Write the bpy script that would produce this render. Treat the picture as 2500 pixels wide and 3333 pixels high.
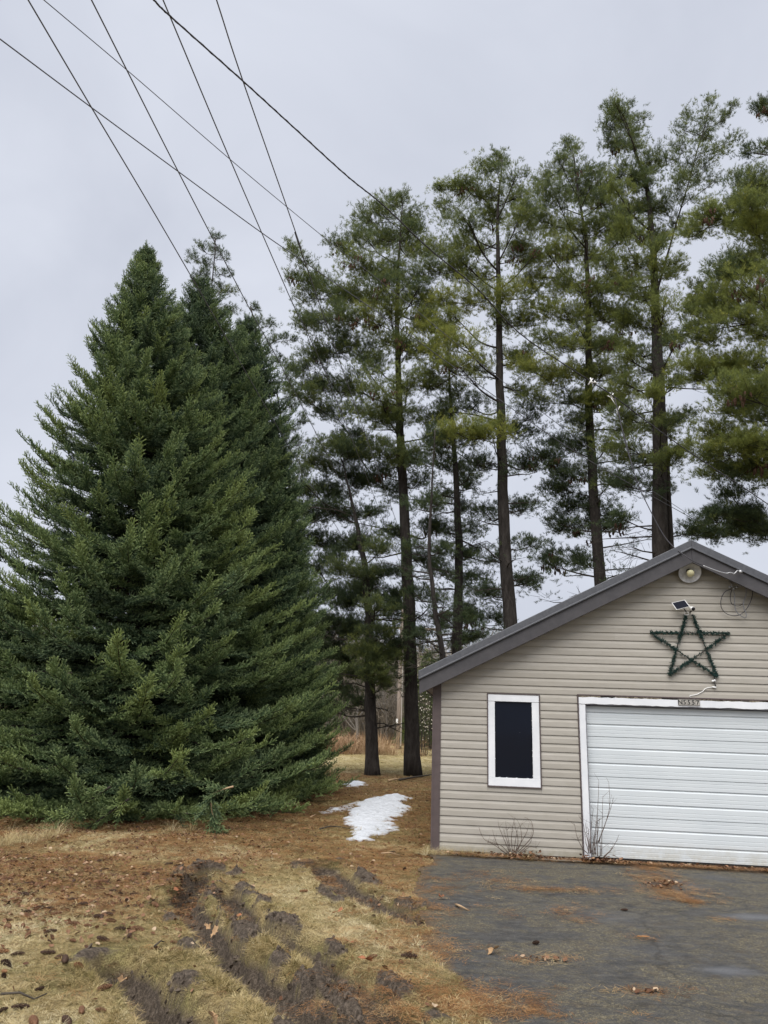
import bpy, math, random
import numpy as np
from mathutils import Vector, Matrix
rad = math.radians
S = bpy.context.scene
COL = S.collection
for o in list(bpy.data.objects):
    bpy.data.objects.remove(o)

# ------------------------------------------------------------------ camera, world, light, exposure
EYE = 1.68
FPX, PITCH, ROLL, YAW, WD = 2400.0, 0.27526, 0.03510, -0.11484, 10.66
cam_d = bpy.data.cameras.new('camera'); cam = bpy.data.objects.new('camera', cam_d); COL.objects.link(cam)
cam_d.sensor_fit = 'VERTICAL'; cam_d.sensor_height = 36.0; cam_d.sensor_width = 27.0
cam_d.lens = 36.0 * FPX / 3333.0
cam_d.clip_start = 0.05; cam_d.clip_end = 2000
cam.matrix_world = Matrix.Translation((0, 0, EYE)) @ Matrix.Rotation(math.pi/2 + PITCH, 4, 'X') @ Matrix.Rotation(ROLL, 4, 'Z')
S.camera = cam
S.render.resolution_x, S.render.resolution_y = 768, 1024

SUN_EL, SUN_AZ = 60, 205      # degrees; azimuth measured from +Y clockwise (behind the camera, to the left)
w = bpy.data.worlds.new('World'); S.world = w; w.use_nodes = True
nt = w.node_tree; nt.nodes.clear()
N = nt.nodes.new; L = nt.links.new
sky = N('ShaderNodeTexSky'); sky.sky_type = 'NISHITA'; sky.sun_disc = False
sky.sun_elevation = rad(SUN_EL); sky.sun_rotation = rad(SUN_AZ); sky.dust_density = 4
sk = N('ShaderNodeVectorMath'); sk.operation = 'SCALE'; sk.inputs['Scale'].default_value = 0.08
L(sky.outputs[0], sk.inputs[0])
tc = N('ShaderNodeTexCoord'); mp = N('ShaderNodeMapping'); mp.inputs['Scale'].default_value = (1, 1, 1.6)
L(tc.outputs['Generated'], mp.inputs[0])
n1 = N('ShaderNodeTexNoise'); n1.inputs['Scale'].default_value = 2.2; n1.inputs['Detail'].default_value = 5; n1.inputs['Roughness'].default_value = .5; n1.inputs['Distortion'].default_value = .6
L(mp.outputs[0], n1.inputs['Vector'])
cr = N('ShaderNodeValToRGB'); cr.color_ramp.elements[0].position = .34; cr.color_ramp.elements[1].position = .64
cr.color_ramp.elements[0].color = (.350, .370, .425, 1); cr.color_ramp.elements[1].color = (.418, .438, .492, 1)
L(n1.outputs[0], cr.inputs[0])
mx = N('ShaderNodeMix'); mx.data_type = 'RGBA'; mx.inputs[0].default_value = .96
L(sk.outputs[0], mx.inputs[6]); L(cr.outputs[0], mx.inputs[7])
bg = N('ShaderNodeBackground'); bg.inputs[1].default_value = 1.0
L(mx.outputs[2], bg.inputs[0]); wo = N('ShaderNodeOutputWorld'); L(bg.outputs[0], wo.inputs[0])

sd = bpy.data.lights.new('sun', 'SUN'); so = bpy.data.objects.new('sun', sd); COL.objects.link(so)
sd.energy = 2.6; sd.angle = rad(60); sd.color = (1, .97, .93)
so.rotation_euler = (rad(90 - SUN_EL), 0, rad(180 - SUN_AZ)); so.location = (0, -5, 30)

S.view_settings.view_transform = 'Standard'; S.view_settings.look = 'None'
S.view_settings.exposure = 0.82; S.view_settings.gamma = 1.0
try: S.view_settings.use_curve_mapping = False
except Exception: pass
S.render.engine = 'CYCLES'

# ------------------------------------------------------------------ where things stand (measured survey of the place)
_R = np.array((Matrix.Rotation(math.pi/2 + PITCH, 3, 'X') @ Matrix.Rotation(ROLL, 3, 'Z')))
nW = np.array([math.sin(YAW), -math.cos(YAW), 0.0]); tW = np.array([math.cos(YAW), math.sin(YAW), 0.0])
CAM = np.array([0, 0, EYE])
def ray(x, y): return _R @ np.array([(x-1250)/FPX, -(y-1666.5)/FPX, -1.0])
def at(x, y, Y): d = ray(x, y); return CAM + d*(Y/d[1])
def gnd(x, y, z=0.0): d = ray(x, y); return CAM + d*((z-EYE)/d[2])
def wl(x, y, w_=0.0):
    d = ray(x, y); X = CAM + d*(-(WD-w_)/(nW@d)); return float(X@tW), float(X[2])
def W3(u, z, w_=0.0): return -WD*nW + u*tW + w_*nW + np.array([0, 0, z])
def WP(x, y, w_=0.0): u, z = wl(x, y, w_); return W3(u, z, w_)

rng = np.random.default_rng(7); random.seed(7)
def _h(ix, iy, s):
    n = (ix.astype(np.int64)*374761393 + iy.astype(np.int64)*668265263 + s*1442695041) & 0x7fffffff
    n = (n ^ (n >> 13))*1274126177 & 0x7fffffff
    return ((n ^ (n >> 16)) & 0xffff)/65535.0
def vnoise(x, y, s=0):
    x = np.asarray(x, float); y = np.asarray(y, float)
    ix = np.floor(x); iy = np.floor(y); fx = x-ix; fy = y-iy
    fx = fx*fx*(3-2*fx); fy = fy*fy*(3-2*fy)
    a = _h(ix, iy, s); b = _h(ix+1, iy, s); c = _h(ix, iy+1, s); d = _h(ix+1, iy+1, s)
    return (a*(1-fx)+b*fx)*(1-fy)+(c*(1-fx)+d*fx)*fy
def fbm(x, y, s=0, o=4):
    t = 0; a = .5
    for i in range(o):
        t = t + a*vnoise(x, y, s+i*17); x = np.asarray(x)*2.03+5.1; y = np.asarray(y)*2.03+1.7; a *= .5
    return t/(1-.5**o)
def sstep(a, b, x): t = np.clip((x-a)/(b-a), 0, 1); return t*t*(3-2*t)

# ------------------------------------------------------------------ object helpers
def tag(o, label=None, cat=None, group=None, kind=None):
    if label: o['label'] = label
    if cat: o['category'] = cat
    if group: o['group'] = group
    if kind: o['kind'] = kind
    return o
def link(name, data, mat=None, parent=None, loc=None):
    o = bpy.data.objects.new(name, data); COL.objects.link(o)
    if mat is not None: data.materials.append(mat)
    if parent is not None: o.parent = parent
    if loc is not None: o.location = loc
    return o
def empty(name, loc, rz=0.0):
    o = bpy.data.objects.new(name, None); COL.objects.link(o); o.location = loc; o.rotation_euler = (0, 0, rz); o.empty_display_size = .2
    return o
class MB:
    def __init__(s): s.v = []; s.f = []
    def box(s, x0, x1, y0, y1, z0, z1):
        b = len(s.v); s.v += [(x0,y0,z0),(x1,y0,z0),(x1,y1,z0),(x0,y1,z0),(x0,y0,z1),(x1,y0,z1),(x1,y1,z1),(x0,y1,z1)]
        s.f += [tuple(b+i for i in q) for q in ((0,3,2,1),(4,5,6,7),(0,1,5,4),(1,2,6,5),(2,3,7,6),(3,0,4,7))]
    def tube(s, pts, r, n=6, cap=True):
        pts = [Vector(p) for p in pts]; m = len(pts)
        rr = r if hasattr(r, '__len__') else [r]*m
        up = None; b = len(s.v)
        for i, p in enumerate(pts):
            d = (pts[min(i+1, m-1)] - pts[max(i-1, 0)])
            if d.length < 1e-9: d = Vector((0, 0, 1))
            d.normalize()
            if up is None:
                up = d.orthogonal().normalized()
            up = (up - d*up.dot(d));
            up = up.normalized() if up.length > 1e-6 else d.orthogonal().normalized()
            sd_ = d.cross(up)
            for k in range(n):
                a = 2*math.pi*k/n
                s.v.append(tuple(p + (up*math.cos(a)+sd_*math.sin(a))*rr[i]))
        for i in range(m-1):
            for k in range(n):
                k2 = (k+1) % n
                s.f.append((b+i*n+k, b+i*n+k2, b+(i+1)*n+k2, b+(i+1)*n+k))
        if cap and n > 2:
            s.f.append(tuple(b+k for k in reversed(range(n)))); s.f.append(tuple(b+(m-1)*n+k for k in range(n)))
    def lathe(s, prof, c, axis, n=24):
        axis = Vector(axis).normalized(); u = axis.orthogonal().normalized(); v = axis.cross(u); c = Vector(c); b = len(s.v)
        for (r, h) in prof:
            for k in range(n):
                a = 2*math.pi*k/n; s.v.append(tuple(c + axis*h + (u*math.cos(a)+v*math.sin(a))*r))
        for i in range(len(prof)-1):
            for k in range(n):
                k2 = (k+1) % n; s.f.append((b+i*n+k, b+i*n+k2, b+(i+1)*n+k2, b+(i+1)*n+k))
    def tri(s, a, b_, c): k = len(s.v); s.v += [tuple(a), tuple(b_), tuple(c)]; s.f.append((k, k+1, k+2))
    def quad(s, *q): k = len(s.v); s.v += [tuple(a) for a in q]; s.f.append(tuple(range(k, k+len(q))))
    def mesh(s, name, smooth=False):
        me = bpy.data.meshes.new(name); me.from_pydata(s.v, [], s.f); me.update()
        if smooth: me.polygons.foreach_set('use_smooth', [True]*len(me.polygons))
        return me
    def build(s, name, mat, parent=None, smooth=False, bevel=0, loc=None):
        o = link(name, s.mesh(name, smooth), mat, parent, loc)
        if bevel:
            m = o.modifiers.new('bevel', 'BEVEL'); m.width = bevel; m.segments = 2; m.limit_method = 'ANGLE'
        return o
def fast_mesh(name, V, F):
    """V (n,3), F (m,k) arrays"""
    V = np.asarray(V, np.float32); F = np.asarray(F, np.int32); me = bpy.data.meshes.new(name)
    me.vertices.add(len(V)); me.vertices.foreach_set('co', V.ravel())
    k = F.shape[1]; me.loops.add(F.size); me.loops.foreach_set('vertex_index', F.ravel())
    me.polygons.add(len(F)); me.polygons.foreach_set('loop_start', np.arange(0, F.size, k, dtype=np.int32))
    me.update(calc_edges=True); me.validate(); return me
def fattr(me, name, vals):
    a = me.attributes.new(name, 'FLOAT', 'POINT'); a.data.foreach_set('value', np.asarray(vals, np.float32))

# ------------------------------------------------------------------ materials
class NT:
    def __init__(s, name):
        s.m = bpy.data.materials.new(name); s.m.use_nodes = True; s.t = s.m.node_tree; s.t.nodes.clear()
        s.out = s.n('ShaderNodeOutputMaterial'); s.p = s.n('ShaderNodeBsdfPrincipled'); s.l(s.p.outputs[0], s.out.inputs[0])
        s.p.inputs['Specular IOR Level'].default_value = .3
        s._co = None
    def n(s, t): return s.t.nodes.new(t)
    def l(s, a, b): s.t.links.new(a, b)
    def co(s, scale=None, gen='Object'):
        if s._co is None: s._co = s.n('ShaderNodeTexCoord')
        o = s._co.outputs[gen]
        if scale:
            m = s.n('ShaderNodeMapping'); m.inputs['Scale'].default_value = scale; s.l(o, m.inputs[0]); o = m.outputs[0]
        return o
    def noise(s, sc, det=4, rough=.55, vec=None, dist=0):
        q = s.n('ShaderNodeTexNoise'); q.inputs['Scale'].default_value = sc; q.inputs['Detail'].default_value = det
        q.inputs['Roughness'].default_value = rough; q.inputs['Distortion'].default_value = dist
        s.l(vec if vec is not None else s.co(), q.inputs['Vector']); return q.outputs[0]
    def ramp(s, f, stops):
        q = s.n('ShaderNodeValToRGB'); e = q.color_ramp.elements
        while len(e) < len(stops): e.new(.5)
        for i, (p, c) in enumerate(stops):
            e[i].position = p; e[i].color = tuple(c)[:3] + (1,) if hasattr(c, '__len__') else (c, c, c, 1)
        s.l(f, q.inputs[0]); return q.outputs[0]
    def mix(s, f, a, b, mode='MIX'):
        q = s.n('ShaderNodeMix'); q.data_type = 'RGBA'; q.blend_type = mode
        for i, v in ((0, f), (6, a), (7, b)):
            if isinstance(v, (int, float)): q.inputs[i].default_value = v if i == 0 else (v, v, v, 1)
            elif isinstance(v, tuple): q.inputs[i].default_value = v[:3] + (1,)
            else: s.l(v, q.inputs[i])
        return q.outputs[2]
    def math(s, op, a, b=None):
        q = s.n('ShaderNodeMath'); q.operation = op
        for i, v in ((0, a), (1, b)):
            if v is None: continue
            if isinstance(v, (int, float)): q.inputs[i].default_value = v
            else: s.l(v, q.inputs[i])
        return q.outputs[0]
    def attr(s, name, inst=False):
        q = s.n('ShaderNodeAttribute'); q.attribute_name = name
        q.attribute_type = 'INSTANCER' if inst else 'GEOMETRY'; return q.outputs['Fac']
    def rnd(s): return s.n('ShaderNodeObjectInfo').outputs['Random']
    def col(s, c):
        if isinstance(c, tuple): s.p.inputs['Base Color'].default_value = c + (1,)
        else: s.l(c, s.p.inputs['Base Color'])
        return s
    def rough(s, r):
        if isinstance(r, (int, float)): s.p.inputs['Roughness'].default_value = r
        else: s.l(r, s.p.inputs['Roughness'])
        return s
    def bump(s, h, strength=.5, dist=.01):
        b = s.n('ShaderNodeBump'); b.inputs['Strength'].default_value = strength; b.inputs['Distance'].default_value = dist
        s.l(h, b.inputs['Height']); s.l(b.outputs[0], s.p.inputs['Normal']); return s
def simple(name, c, r=.6, var=.15, sc=30, metal=0, bump=.15):
    k = NT(name); nz = k.noise(sc, 5)
    lo = tuple(v*(1-var) for v in c); hi = tuple(min(1, v*(1+var)) for v in c)
    k.col(k.ramp(nz, [(.3, lo), (.7, hi)])).rough(r); k.p.inputs['Metallic'].default_value = metal
    if bump: k.bump(nz, bump, .003)
    return k.m

# ------------------------------------------------------------------ scattering helper (stuff and tree crowns)
def eulers(D, U=None, roll=None):
    """rotation taking +X to D with +Z as close to U as possible; vectorised XYZ eulers"""
    D = np.asarray(D, float); D = D/np.linalg.norm(D, axis=1, keepdims=True)
    if U is None: U = np.tile([0, 0, 1.0], (len(D), 1))
    Y = np.cross(U, D); ln = np.linalg.norm(Y, axis=1, keepdims=True)
    bad = ln[:, 0] < 1e-4; Y[bad] = [0, 1, 0]; ln[bad] = 1; Y = Y/ln; Z = np.cross(D, Y)
    if roll is not None:
        c = np.cos(roll)[:, None]; s_ = np.sin(roll)[:, None]; Y, Z = Y*c+Z*s_, Z*c-Y*s_
    return np.stack([np.arctan2(Y[:, 2], Z[:, 2]), np.arcsin(np.clip(-D[:, 2], -1, 1)), np.arctan2(D[:, 1], D[:, 0])], 1)
_gn = {}
def scatter(name, P, E, sc, tint, variants, parent=None, loc=(0, 0, 0)):
    P = np.asarray(P, np.float32) - np.asarray(loc, np.float32); n = len(P)
    me = bpy.data.meshes.new(name); me.vertices.add(n); me.vertices.foreach_set('co', P.ravel()); me.update()
    a = me.attributes.new('rot', 'FLOAT_VECTOR', 'POINT'); a.data.foreach_set('vector', np.asarray(E, np.float32).ravel())
    fattr(me, 'scl', sc); fattr(me, 'tint', tint)
    a = me.attributes.new('idx', 'INT', 'POINT'); a.data.foreach_set('value', rng.integers(0, len(variants), n).astype(np.int32))
    o = bpy.data.objects.new(name, me); COL.objects.link(o); o.location = (0, 0, 0) if parent else loc
    if parent: o.parent = parent
    key = tuple(v.name for v in variants)
    if key not in _gn:
        g = bpy.data.node_groups.new('scatter', 'GeometryNodeTree')
        g.interface.new_socket('Geometry', in_out='INPUT', socket_type='NodeSocketGeometry')
        g.interface.new_socket('Geometry', in_out='OUTPUT', socket_type='NodeSocketGeometry')
        gi = g.nodes.new('NodeGroupInput'); go = g.nodes.new('NodeGroupOutput')
        iop = g.nodes.new('GeometryNodeInstanceOnPoints'); jn = g.nodes.new('GeometryNodeJoinGeometry')
        for v in variants:
            oi = g.nodes.new('GeometryNodeObjectInfo'); oi.inputs['Object'].default_value = v
            gt = g.nodes.new('GeometryNodeGeometryToInstance')
            g.links.new(oi.outputs['Geometry'], gt.inputs[0]); g.links.new(gt.outputs[0], jn.inputs[0])
        def na(nm, ty):
            q = g.nodes.new('GeometryNodeInputNamedAttribute'); q.data_type = ty; q.inputs['Name'].default_value = nm; return q.outputs['Attribute']
        g.links.new(gi.outputs[0], iop.inputs['Points']); g.links.new(jn.outputs[0], iop.inputs['Instance'])
        iop.inputs['Pick Instance'].default_value = True
        g.links.new(na('idx', 'INT'), iop.inputs['Instance Index'])
        er = g.nodes.new('FunctionNodeEulerToRotation'); g.links.new(na('rot', 'FLOAT_VECTOR'), er.inputs[0])
        g.links.new(er.outputs[0], iop.inputs['Rotation']); g.links.new(na('scl', 'FLOAT'), iop.inputs['Scale'])
        g.links.new(iop.outputs[0], go.inputs[0]); _gn[key] = g
    m = o.modifiers.new('scatter', 'NODES'); m.node_group = _gn[key]
    return o
def source(name, me, mat):      # shape used only inside scatters, never linked itself
    me.materials.append(mat); return bpy.data.objects.new(name, me)

# ================================================================== GROUND
px = lambda pts: np.array([gnd(a, b)[:2] for a, b in pts])
RUTS = [ # polyline (ground), half width, depth
 (px([(640,2868),(590,2915),(640,2985),(720,3075),(800,3150),(890,3215),(980,3290),(1060,3370),(1180,3480)]), .19, .17),
 (px([(735,2905),(800,2990),(890,3035),(985,3090),(1080,3160),(1200,3250),(1290,3340),(1400,3460)]), .17, .16),
 (px([(370,3140),(465,3212),(550,3285),(625,3350),(720,3440)]), .21, .22),
 (px([(1050,2818),(1110,2875),(1190,2925),(1290,2970),(1385,3000)]), .23, .11),
 (px([(660,2850),(690,2840)]), .19, .15),
]
def polydist(x, y, P):
    d = np.full(np.shape(x), 1e9)
    for a, b in zip(P[:-1], P[1:]):
        ab = b-a; t = np.clip(((x-a[0])*ab[0]+(y-a[1])*ab[1])/(ab@ab), 0, 1)
        d = np.minimum(d, np.hypot(x-a[0]-t*ab[0], y-a[1]-t*ab[1]))
    return d
DE = px([(1395,2795),(1372,2830),(1350,2880),(1365,2940),(1372,3000),(1368,3060),(1385,3130),(1440,3200),(1540,3270),(1590,3333),(1700,3450)])
DE = np.vstack([[DE[0][0]-.02, 11.5], DE, [DE[-1][0]+.8, 1.0], [DE[-1][0]+1.0, -30]])
def drive_edge_x(y): # world x of driveway's left edge at y
    o = np.argsort(DE[:, 1]); return np.interp(y, DE[o, 1], DE[o, 0])
def foot(x, y):
    x = np.asarray(x); y = np.asarray(y); return x*tW[0]+y*tW[1], -(x*nW[0]+y*nW[1])-WD
def drive_mask(x, y): # signed distance-ish, positive inside the driveway
    e = drive_edge_x(y) + (fbm(np.asarray(y)*1.6, np.asarray(x)*1.6, 3, 4)-.5)*.34
    wallline = WD/np.cos(YAW) + np.asarray(x)*math.tan(YAW)
    return np.minimum(x-e, wallline-.10-y)
def ground_fields(x, y):
    mud = np.zeros_like(x); z = (fbm(x*.35, y*.35, 11, 3)-.5)*.05 + (fbm(x*3, y*3, 12, 3)-.5)*.018
    near = (y > 3) & (y < 13.5)
    wob = (fbm(x*3.4, y*3.4, 21, 4)-.5)*.15; wob2 = (fbm(x*7, y*7, 25, 3)-.5)
    rough = fbm(x*7, y*7, 22, 3)-.5
    for i, (P, hw, dp) in enumerate(RUTS):
        d = polydist(x, y, P) + wob
        core = 1-sstep(hw*.45, hw*1.1, d)
        rim = np.exp(-((d-hw*1.35)/(hw*.45))**2)
        lum = fbm(x*2.6+i*7, y*2.6, 30+i, 3)
        z = z - core*dp*(.95+.7*lum) + rim*(.016+.050*sstep(.45, .8, lum))*np.clip(1+rough, 0, 2)
        strip = .55*np.exp(-((d-.02)/.04)**2)*(y < 7.0) if i < 2 else 0
        mud = np.maximum(mud, np.maximum(core*(1-strip), rim*sstep(.50, .64, lum+wob2*.2)))
    z = z + mud*(rough*.055+(fbm(x*15, y*15, 23, 3)-.5)*.045)
    z = np.where(near, z, (fbm(x*.35, y*.35, 11, 3)-.5)*.05)
    mud = np.where(near, mud, 0)
    lit = fbm(x*.8, y*.8, 41, 4)
    # needle litter: under and between the trees, beside the garage and along the driveway's edge
    base = sstep(8.6, 10.3, y)*(1-sstep(23.5, 26.5, y))
    left = sstep(6.0, 8.2, y)*(1-sstep(-2.4, -1.0, x))
    edge = np.exp(-((x-drive_edge_x(y)+.25)/.35)**2)*(y < 12)*.45
    litter = np.clip(np.maximum(np.maximum(base*1.15, left*.95), edge) * (.35+1.25*sstep(.33, .62, lit)), 0, 1)
    # garage interior and driveway: soil stays below the slab
    dm = drive_mask(x, y); z = np.where(dm > .05, -.05, z)
    fu, fd = foot(x, y); ins = (fu > -.38) & (fu < 6.7) & (fd > .05) & (fd < 7.2)
    z = np.where(ins, -.06, z)
    nearwall = (fu > -.8) & (fu < 7.2) & (fd > -.35) & (fd < 7.6); z = np.where(nearwall & ~(dm > .05) & ~ins, np.clip(z, -.01, .03), z)
    return z, mud, litter
def gz(x, y): return ground_fields(np.atleast_1d(np.asarray(x, float)), np.atleast_1d(np.asarray(y, float)))[0]
def graded(lo, a, b, hi, step, k=1.16):
    mid = np.arange(a, b, step); r = [b]; s_ = step
    while r[-1] < hi: s_ *= k; r.append(r[-1]+s_)
    l_ = [a-step]; s_ = step
    while l_[-1] > lo: s_ *= k; l_.append(l_[-1]-s_)
    return np.concatenate([l_[::-1], mid, r])
xs = graded(-450, -5.6, 1.7, 450, .024); ys = graded(-120, 4.2, 11.6, 700, .024, 1.10)
X, Y = np.meshgrid(xs, ys); Z, MUD, LIT = ground_fields(X, Y)
nx, ny = len(xs), len(ys)
ii = (np.arange(ny-1)[:, None]*nx + np.arange(nx-1)[None, :]).ravel()
me = fast_mesh('lawn', np.stack([X.ravel(), Y.ravel(), Z.ravel()], 1), np.stack([ii, ii+1, ii+nx+1, ii+nx], 1))
fattr(me, 'mud', MUD.ravel()); fattr(me, 'litter', LIT.ravel())
me.polygons.foreach_set('use_smooth', [True]*len(me.polygons))
k = NT('lawn_soil_and_turf')
v = k.co()
fine = k.noise(95, 3, .7, vec=k.co((1, .8, 1))); mid = k.noise(14, 5, .65, dist=.5); big = k.noise(1.3, 4)
straw = k.ramp(fine, [(.30, (.12, .085, .035)), (.44, (.27, .20, .088)), (.56, (.44, .345, .165)), (.72, (.60, .50, .28))])
green = k.ramp(fine, [(.35, (.09, .085, .025)), (.65, (.32, .30, .10))])
g1 = k.mix(k.ramp(k.noise(2.6, 5, .6), [(.44, 0.0), (.62, .65)]), straw, green)
g1 = k.mix(k.ramp(mid, [(.38, .55), (.55, 0.0)]), g1, (.12, .085, .045))
brown = k.ramp(fine, [(.32, (.035, .020, .012)), (.5, (.15, .085, .042)), (.62, (.28, .165, .080)), (.75, (.46, .33, .18))])
b2 = k.mix(k.ramp(mid, [(.42, 0.0), (.6, .6)]), brown, (.10, .085, .03))
b2 = k.mix(k.ramp(k.noise(1.7, 7, .72, dist=.7), [(.42, 0.0), (.56, .8)]), b2, k.ramp(k.noise(24, 5, .8), [(.35, (.045, .042, .014)), (.55, (.13, .115, .038)), (.7, (.26, .20, .085))]))
c = k.mix(k.math('MULTIPLY', k.attr('litter'), .85), g1, b2)
# meadow beyond the pines
sx = k.n('ShaderNodeSeparateXYZ'); k.l(v, sx.inputs[0])
far = k.ramp(k.math('MULTIPLY', sx.outputs[1], .01), [(.245, 0.0), (.285, 1.0)])
meadow = k.ramp(k.noise(1.4, 9, .8), [(.36, (.26, .22, .085)), (.5, (.48, .40, .18)), (.64, (.62, .52, .29))])
c = k.mix(far, c, meadow)
mudc = k.ramp(k.noise(38, 5, .7), [(.33, (.036, .027, .019)), (.52, (.105, .080, .058)), (.70, (.22, .175, .135))])
c = k.mix(k.ramp(k.attr('mud'), [(.25, 0.0), (.55, 1.0)]), c, mudc)
k.col(c).rough(k.mix(k.attr('mud'), .9, k.ramp(k.noise(6, 3), [(.4, .35), (.6, .8)])))
k.bump(k.math('ADD', k.noise(60, 5, .75), k.math('MULTIPLY', fine, .8)), .9, .03)
o = link('lawn', me, k.m); tag(o, 'flattened straw-coloured lawn rutted by tyres in front of the spruces', kind='structure')

# driveway
xd = np.concatenate([np.arange(-.6, 4.6, .03), np.arange(4.6, 12, .25)]); yd = np.concatenate([np.arange(-20, 4, .5), np.arange(4, 11.2, .03)])
XD, YD = np.meshgrid(xd, yd); M = drive_mask(XD, YD) > 0
keep = (M[:-1, :-1] | M[1:, :-1]) & (M[:-1, 1:] | M[1:, 1:])
crk = polydist(XD, YD, px([(1425,3188),(1475,3200),(1530,3190)])); crk2 = polydist(XD, YD, px([(1350,3275),(1440,3290)]))
CR = np.maximum(1-sstep(.005, .035, crk + (fbm(XD*20, YD*20, 5, 2)-.5)*.02), .7*(1-sstep(.005, .03, crk2)))
WET = np.zeros_like(XD)
for (a, b, sx_, sy_, amp) in ((2460,2990,.35,.14,1),(2370,3165,.22,.12,1),(1990,2990,.5,.35,.45),(1830,2960,.4,.3,.35),(2100,3100,.5,.25,.35),(2230,2880,.25,.4,.45),(2330,2860,.4,.3,.4)):
    c0 = gnd(a, b); WET = np.maximum(WET, amp*np.exp(-((XD-c0[0])/sx_)**2-((YD-c0[1])/sy_)**2))
ZD = .012 + (fbm(XD*.8, YD*.8, 50, 3)-.5)*.03*np.clip(drive_mask(XD, YD), 0, 1) + (fbm(XD*14, YD*14, 51, 2)-.5)*.004 - CR*.03
nxd = len(xd); iy_, ix_ = np.nonzero(keep); q = iy_*nxd+ix_
me = fast_mesh('driveway', np.stack([XD.ravel(), YD.ravel(), ZD.ravel()], 1), np.stack([q, q+1, q+nxd+1, q+nxd], 1))
fattr(me, 'crack', CR.ravel()); fattr(me, 'wet', WET.ravel()); fattr(me, 'dist', np.clip(drive_mask(XD, YD), 0, 1).ravel())
me.polygons.foreach_set('use_smooth', [True]*len(me.polygons))
k = NT('old_asphalt')
grit = k.noise(170, 3, .7); blot = k.noise(2.2, 6, .68, vec=k.co((.6, 1.0, 1)), dist=1.0)
gmid = k.math('ADD', k.math('MULTIPLY', grit, .5), k.math('MULTIPLY', k.noise(9, 8, .8, vec=k.co((.7, 1.2, 1))), .5))
asp = k.ramp(gmid, [(.36, (.013, .013, .014)), (.50, (.044, .044, .045)), (.64, (.125, .122, .115))])
moss = k.ramp(k.noise(75, 4, .75, dist=.8), [(.40, (.040, .035, .024)), (.52, (.12, .103, .066)), (.66, (.25, .215, .145))])
mm = k.math('MULTIPLY', k.ramp(blot, [(.40, .15), (.54, 1.0)]), k.ramp(k.noise(16, 8, .85, dist=1.4), [(.43, 0.05), (.55, .95)]))
mm = k.math('MULTIPLY', mm, k.ramp(k.attr('wet'), [(.15, 1.0), (.6, .15)]))
c = k.mix(mm, asp, moss)
c = k.mix(k.ramp(k.noise(5, 6, .7), [(.55, 0.0), (.72, .55)]), c, (.075, .055, .036))
c = k.mix(k.ramp(k.attr('wet'), [(.2, 0.0), (.9, .45)]), c, (.13, .135, .15))  # damp patches also get a pale bluish sky sheen painted into the colour
c = k.mix(k.ramp(k.math('ADD', k.attr('dist'), k.math('MULTIPLY', k.math('SUBTRACT', k.noise(9, 6, .8), .5), .5)), [(.02, .75), (.14, 0.0)]), c, k.ramp(k.noise(40, 5, .7), [(.4, (.05, .035, .02)), (.6, (.16, .095, .045))]))
vo = k.n('ShaderNodeTexVoronoi'); vo.feature = 'DISTANCE_TO_EDGE'; vo.inputs['Scale'].default_value = .32
wv = k.n('ShaderNodeVectorMath'); wv.operation = 'ADD'; k.l(k.co(), wv.inputs[0])
nn = k.n('ShaderNodeTexNoise'); nn.inputs['Scale'].default_value = 3; nn.inputs['Detail'].default_value = 6; k.l(k.co(), nn.inputs['Vector'])
ns = k.n('ShaderNodeVectorMath'); ns.operation = 'SCALE'; ns.inputs['Scale'].default_value = .5; k.l(nn.outputs['Color'], ns.inputs[0]); k.l(ns.outputs[0], wv.inputs[1]); k.l(wv.outputs[0], vo.inputs['Vector'])
c = k.mix(k.ramp(vo.outputs[0], [(.002, .5), (.006, 0.0)]), c, (.018, .016, .014))
c = k.mix(k.attr('crack'), c, (.008, .007, .006))
k.col(c).rough(k.math('SUBTRACT', k.ramp(grit, [(.3, .75), (.7, .95)]), k.math('MULTIPLY', k.attr('wet'), .5)))
k.bump(k.math('ADD', grit, k.noise(50, 4)), .7, .008)
o = link('driveway', me, k.m); tag(o, 'old mossy asphalt driveway with ragged left edge', kind='structure')

# ================================================================== GARAGE
G = empty('garage', tuple(-WD*nW), YAW)
tag(G, 'low gabled garage with beige siding, white roll door and grey metal roof trim', 'garage')
UC, U0 = 3.18, -.45; U1 = 2*UC-U0
DEP = 7.3
FW = .22        # rake fascia stands this far in front of the siding
au, az = wl(2247, 1762, FW); eu, ez = wl(1366, 2185, FW)
SL = (az-ez)/(au-eu); UC = au
U1 = 2*UC-U0
bu, bz = wl(1800, 2050, FW); FASC = (az + SL*(bu-au)) - bz    # vertical height of the trim seen from the front
def roof_z(u): return az - SL*abs(u-UC)       # top of the roof at u
k = NT('vinyl_siding')
nz = k.noise(3, 6, .7, vec=k.co((1, 1, 6))); sp = k.noise(60, 3)
c = k.ramp(nz, [(.3, (.335, .312, .272)), (.5, (.378, .353, .310)), (.7, (.410, .385, .342))])
c = k.mix(k.ramp(k.noise(11, 6, .75, vec=k.co((.7, 1, 2))), [(.52, 0.0), (.70, .35)]), c, (.30, .285, .225))
c = k.mix(k.ramp(sp, [(.70, 0.0), (.78, .35)]), c, (.16, .14, .11))
sz = k.n('ShaderNodeSeparateXYZ'); k.l(k.co(), sz.inputs[0])
c = k.mix(k.math('MULTIPLY', k.ramp(sz.outputs[2], [(.0, .8), (.22, 0.0)]), k.ramp(k.noise(9, 5, .7), [(.35, .2), (.6, .9)])), c, (.20, .19, .12))
k.col(k.mix(k.math('MULTIPLY', k.rnd(), .32), c, (.29, .265, .22))).rough(.55).bump(k.noise(140, 2), .12, .001)
SID = k.m
TRIM = simple('brown_trim', (.095, .074, .072), .5, .12, 8)
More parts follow.
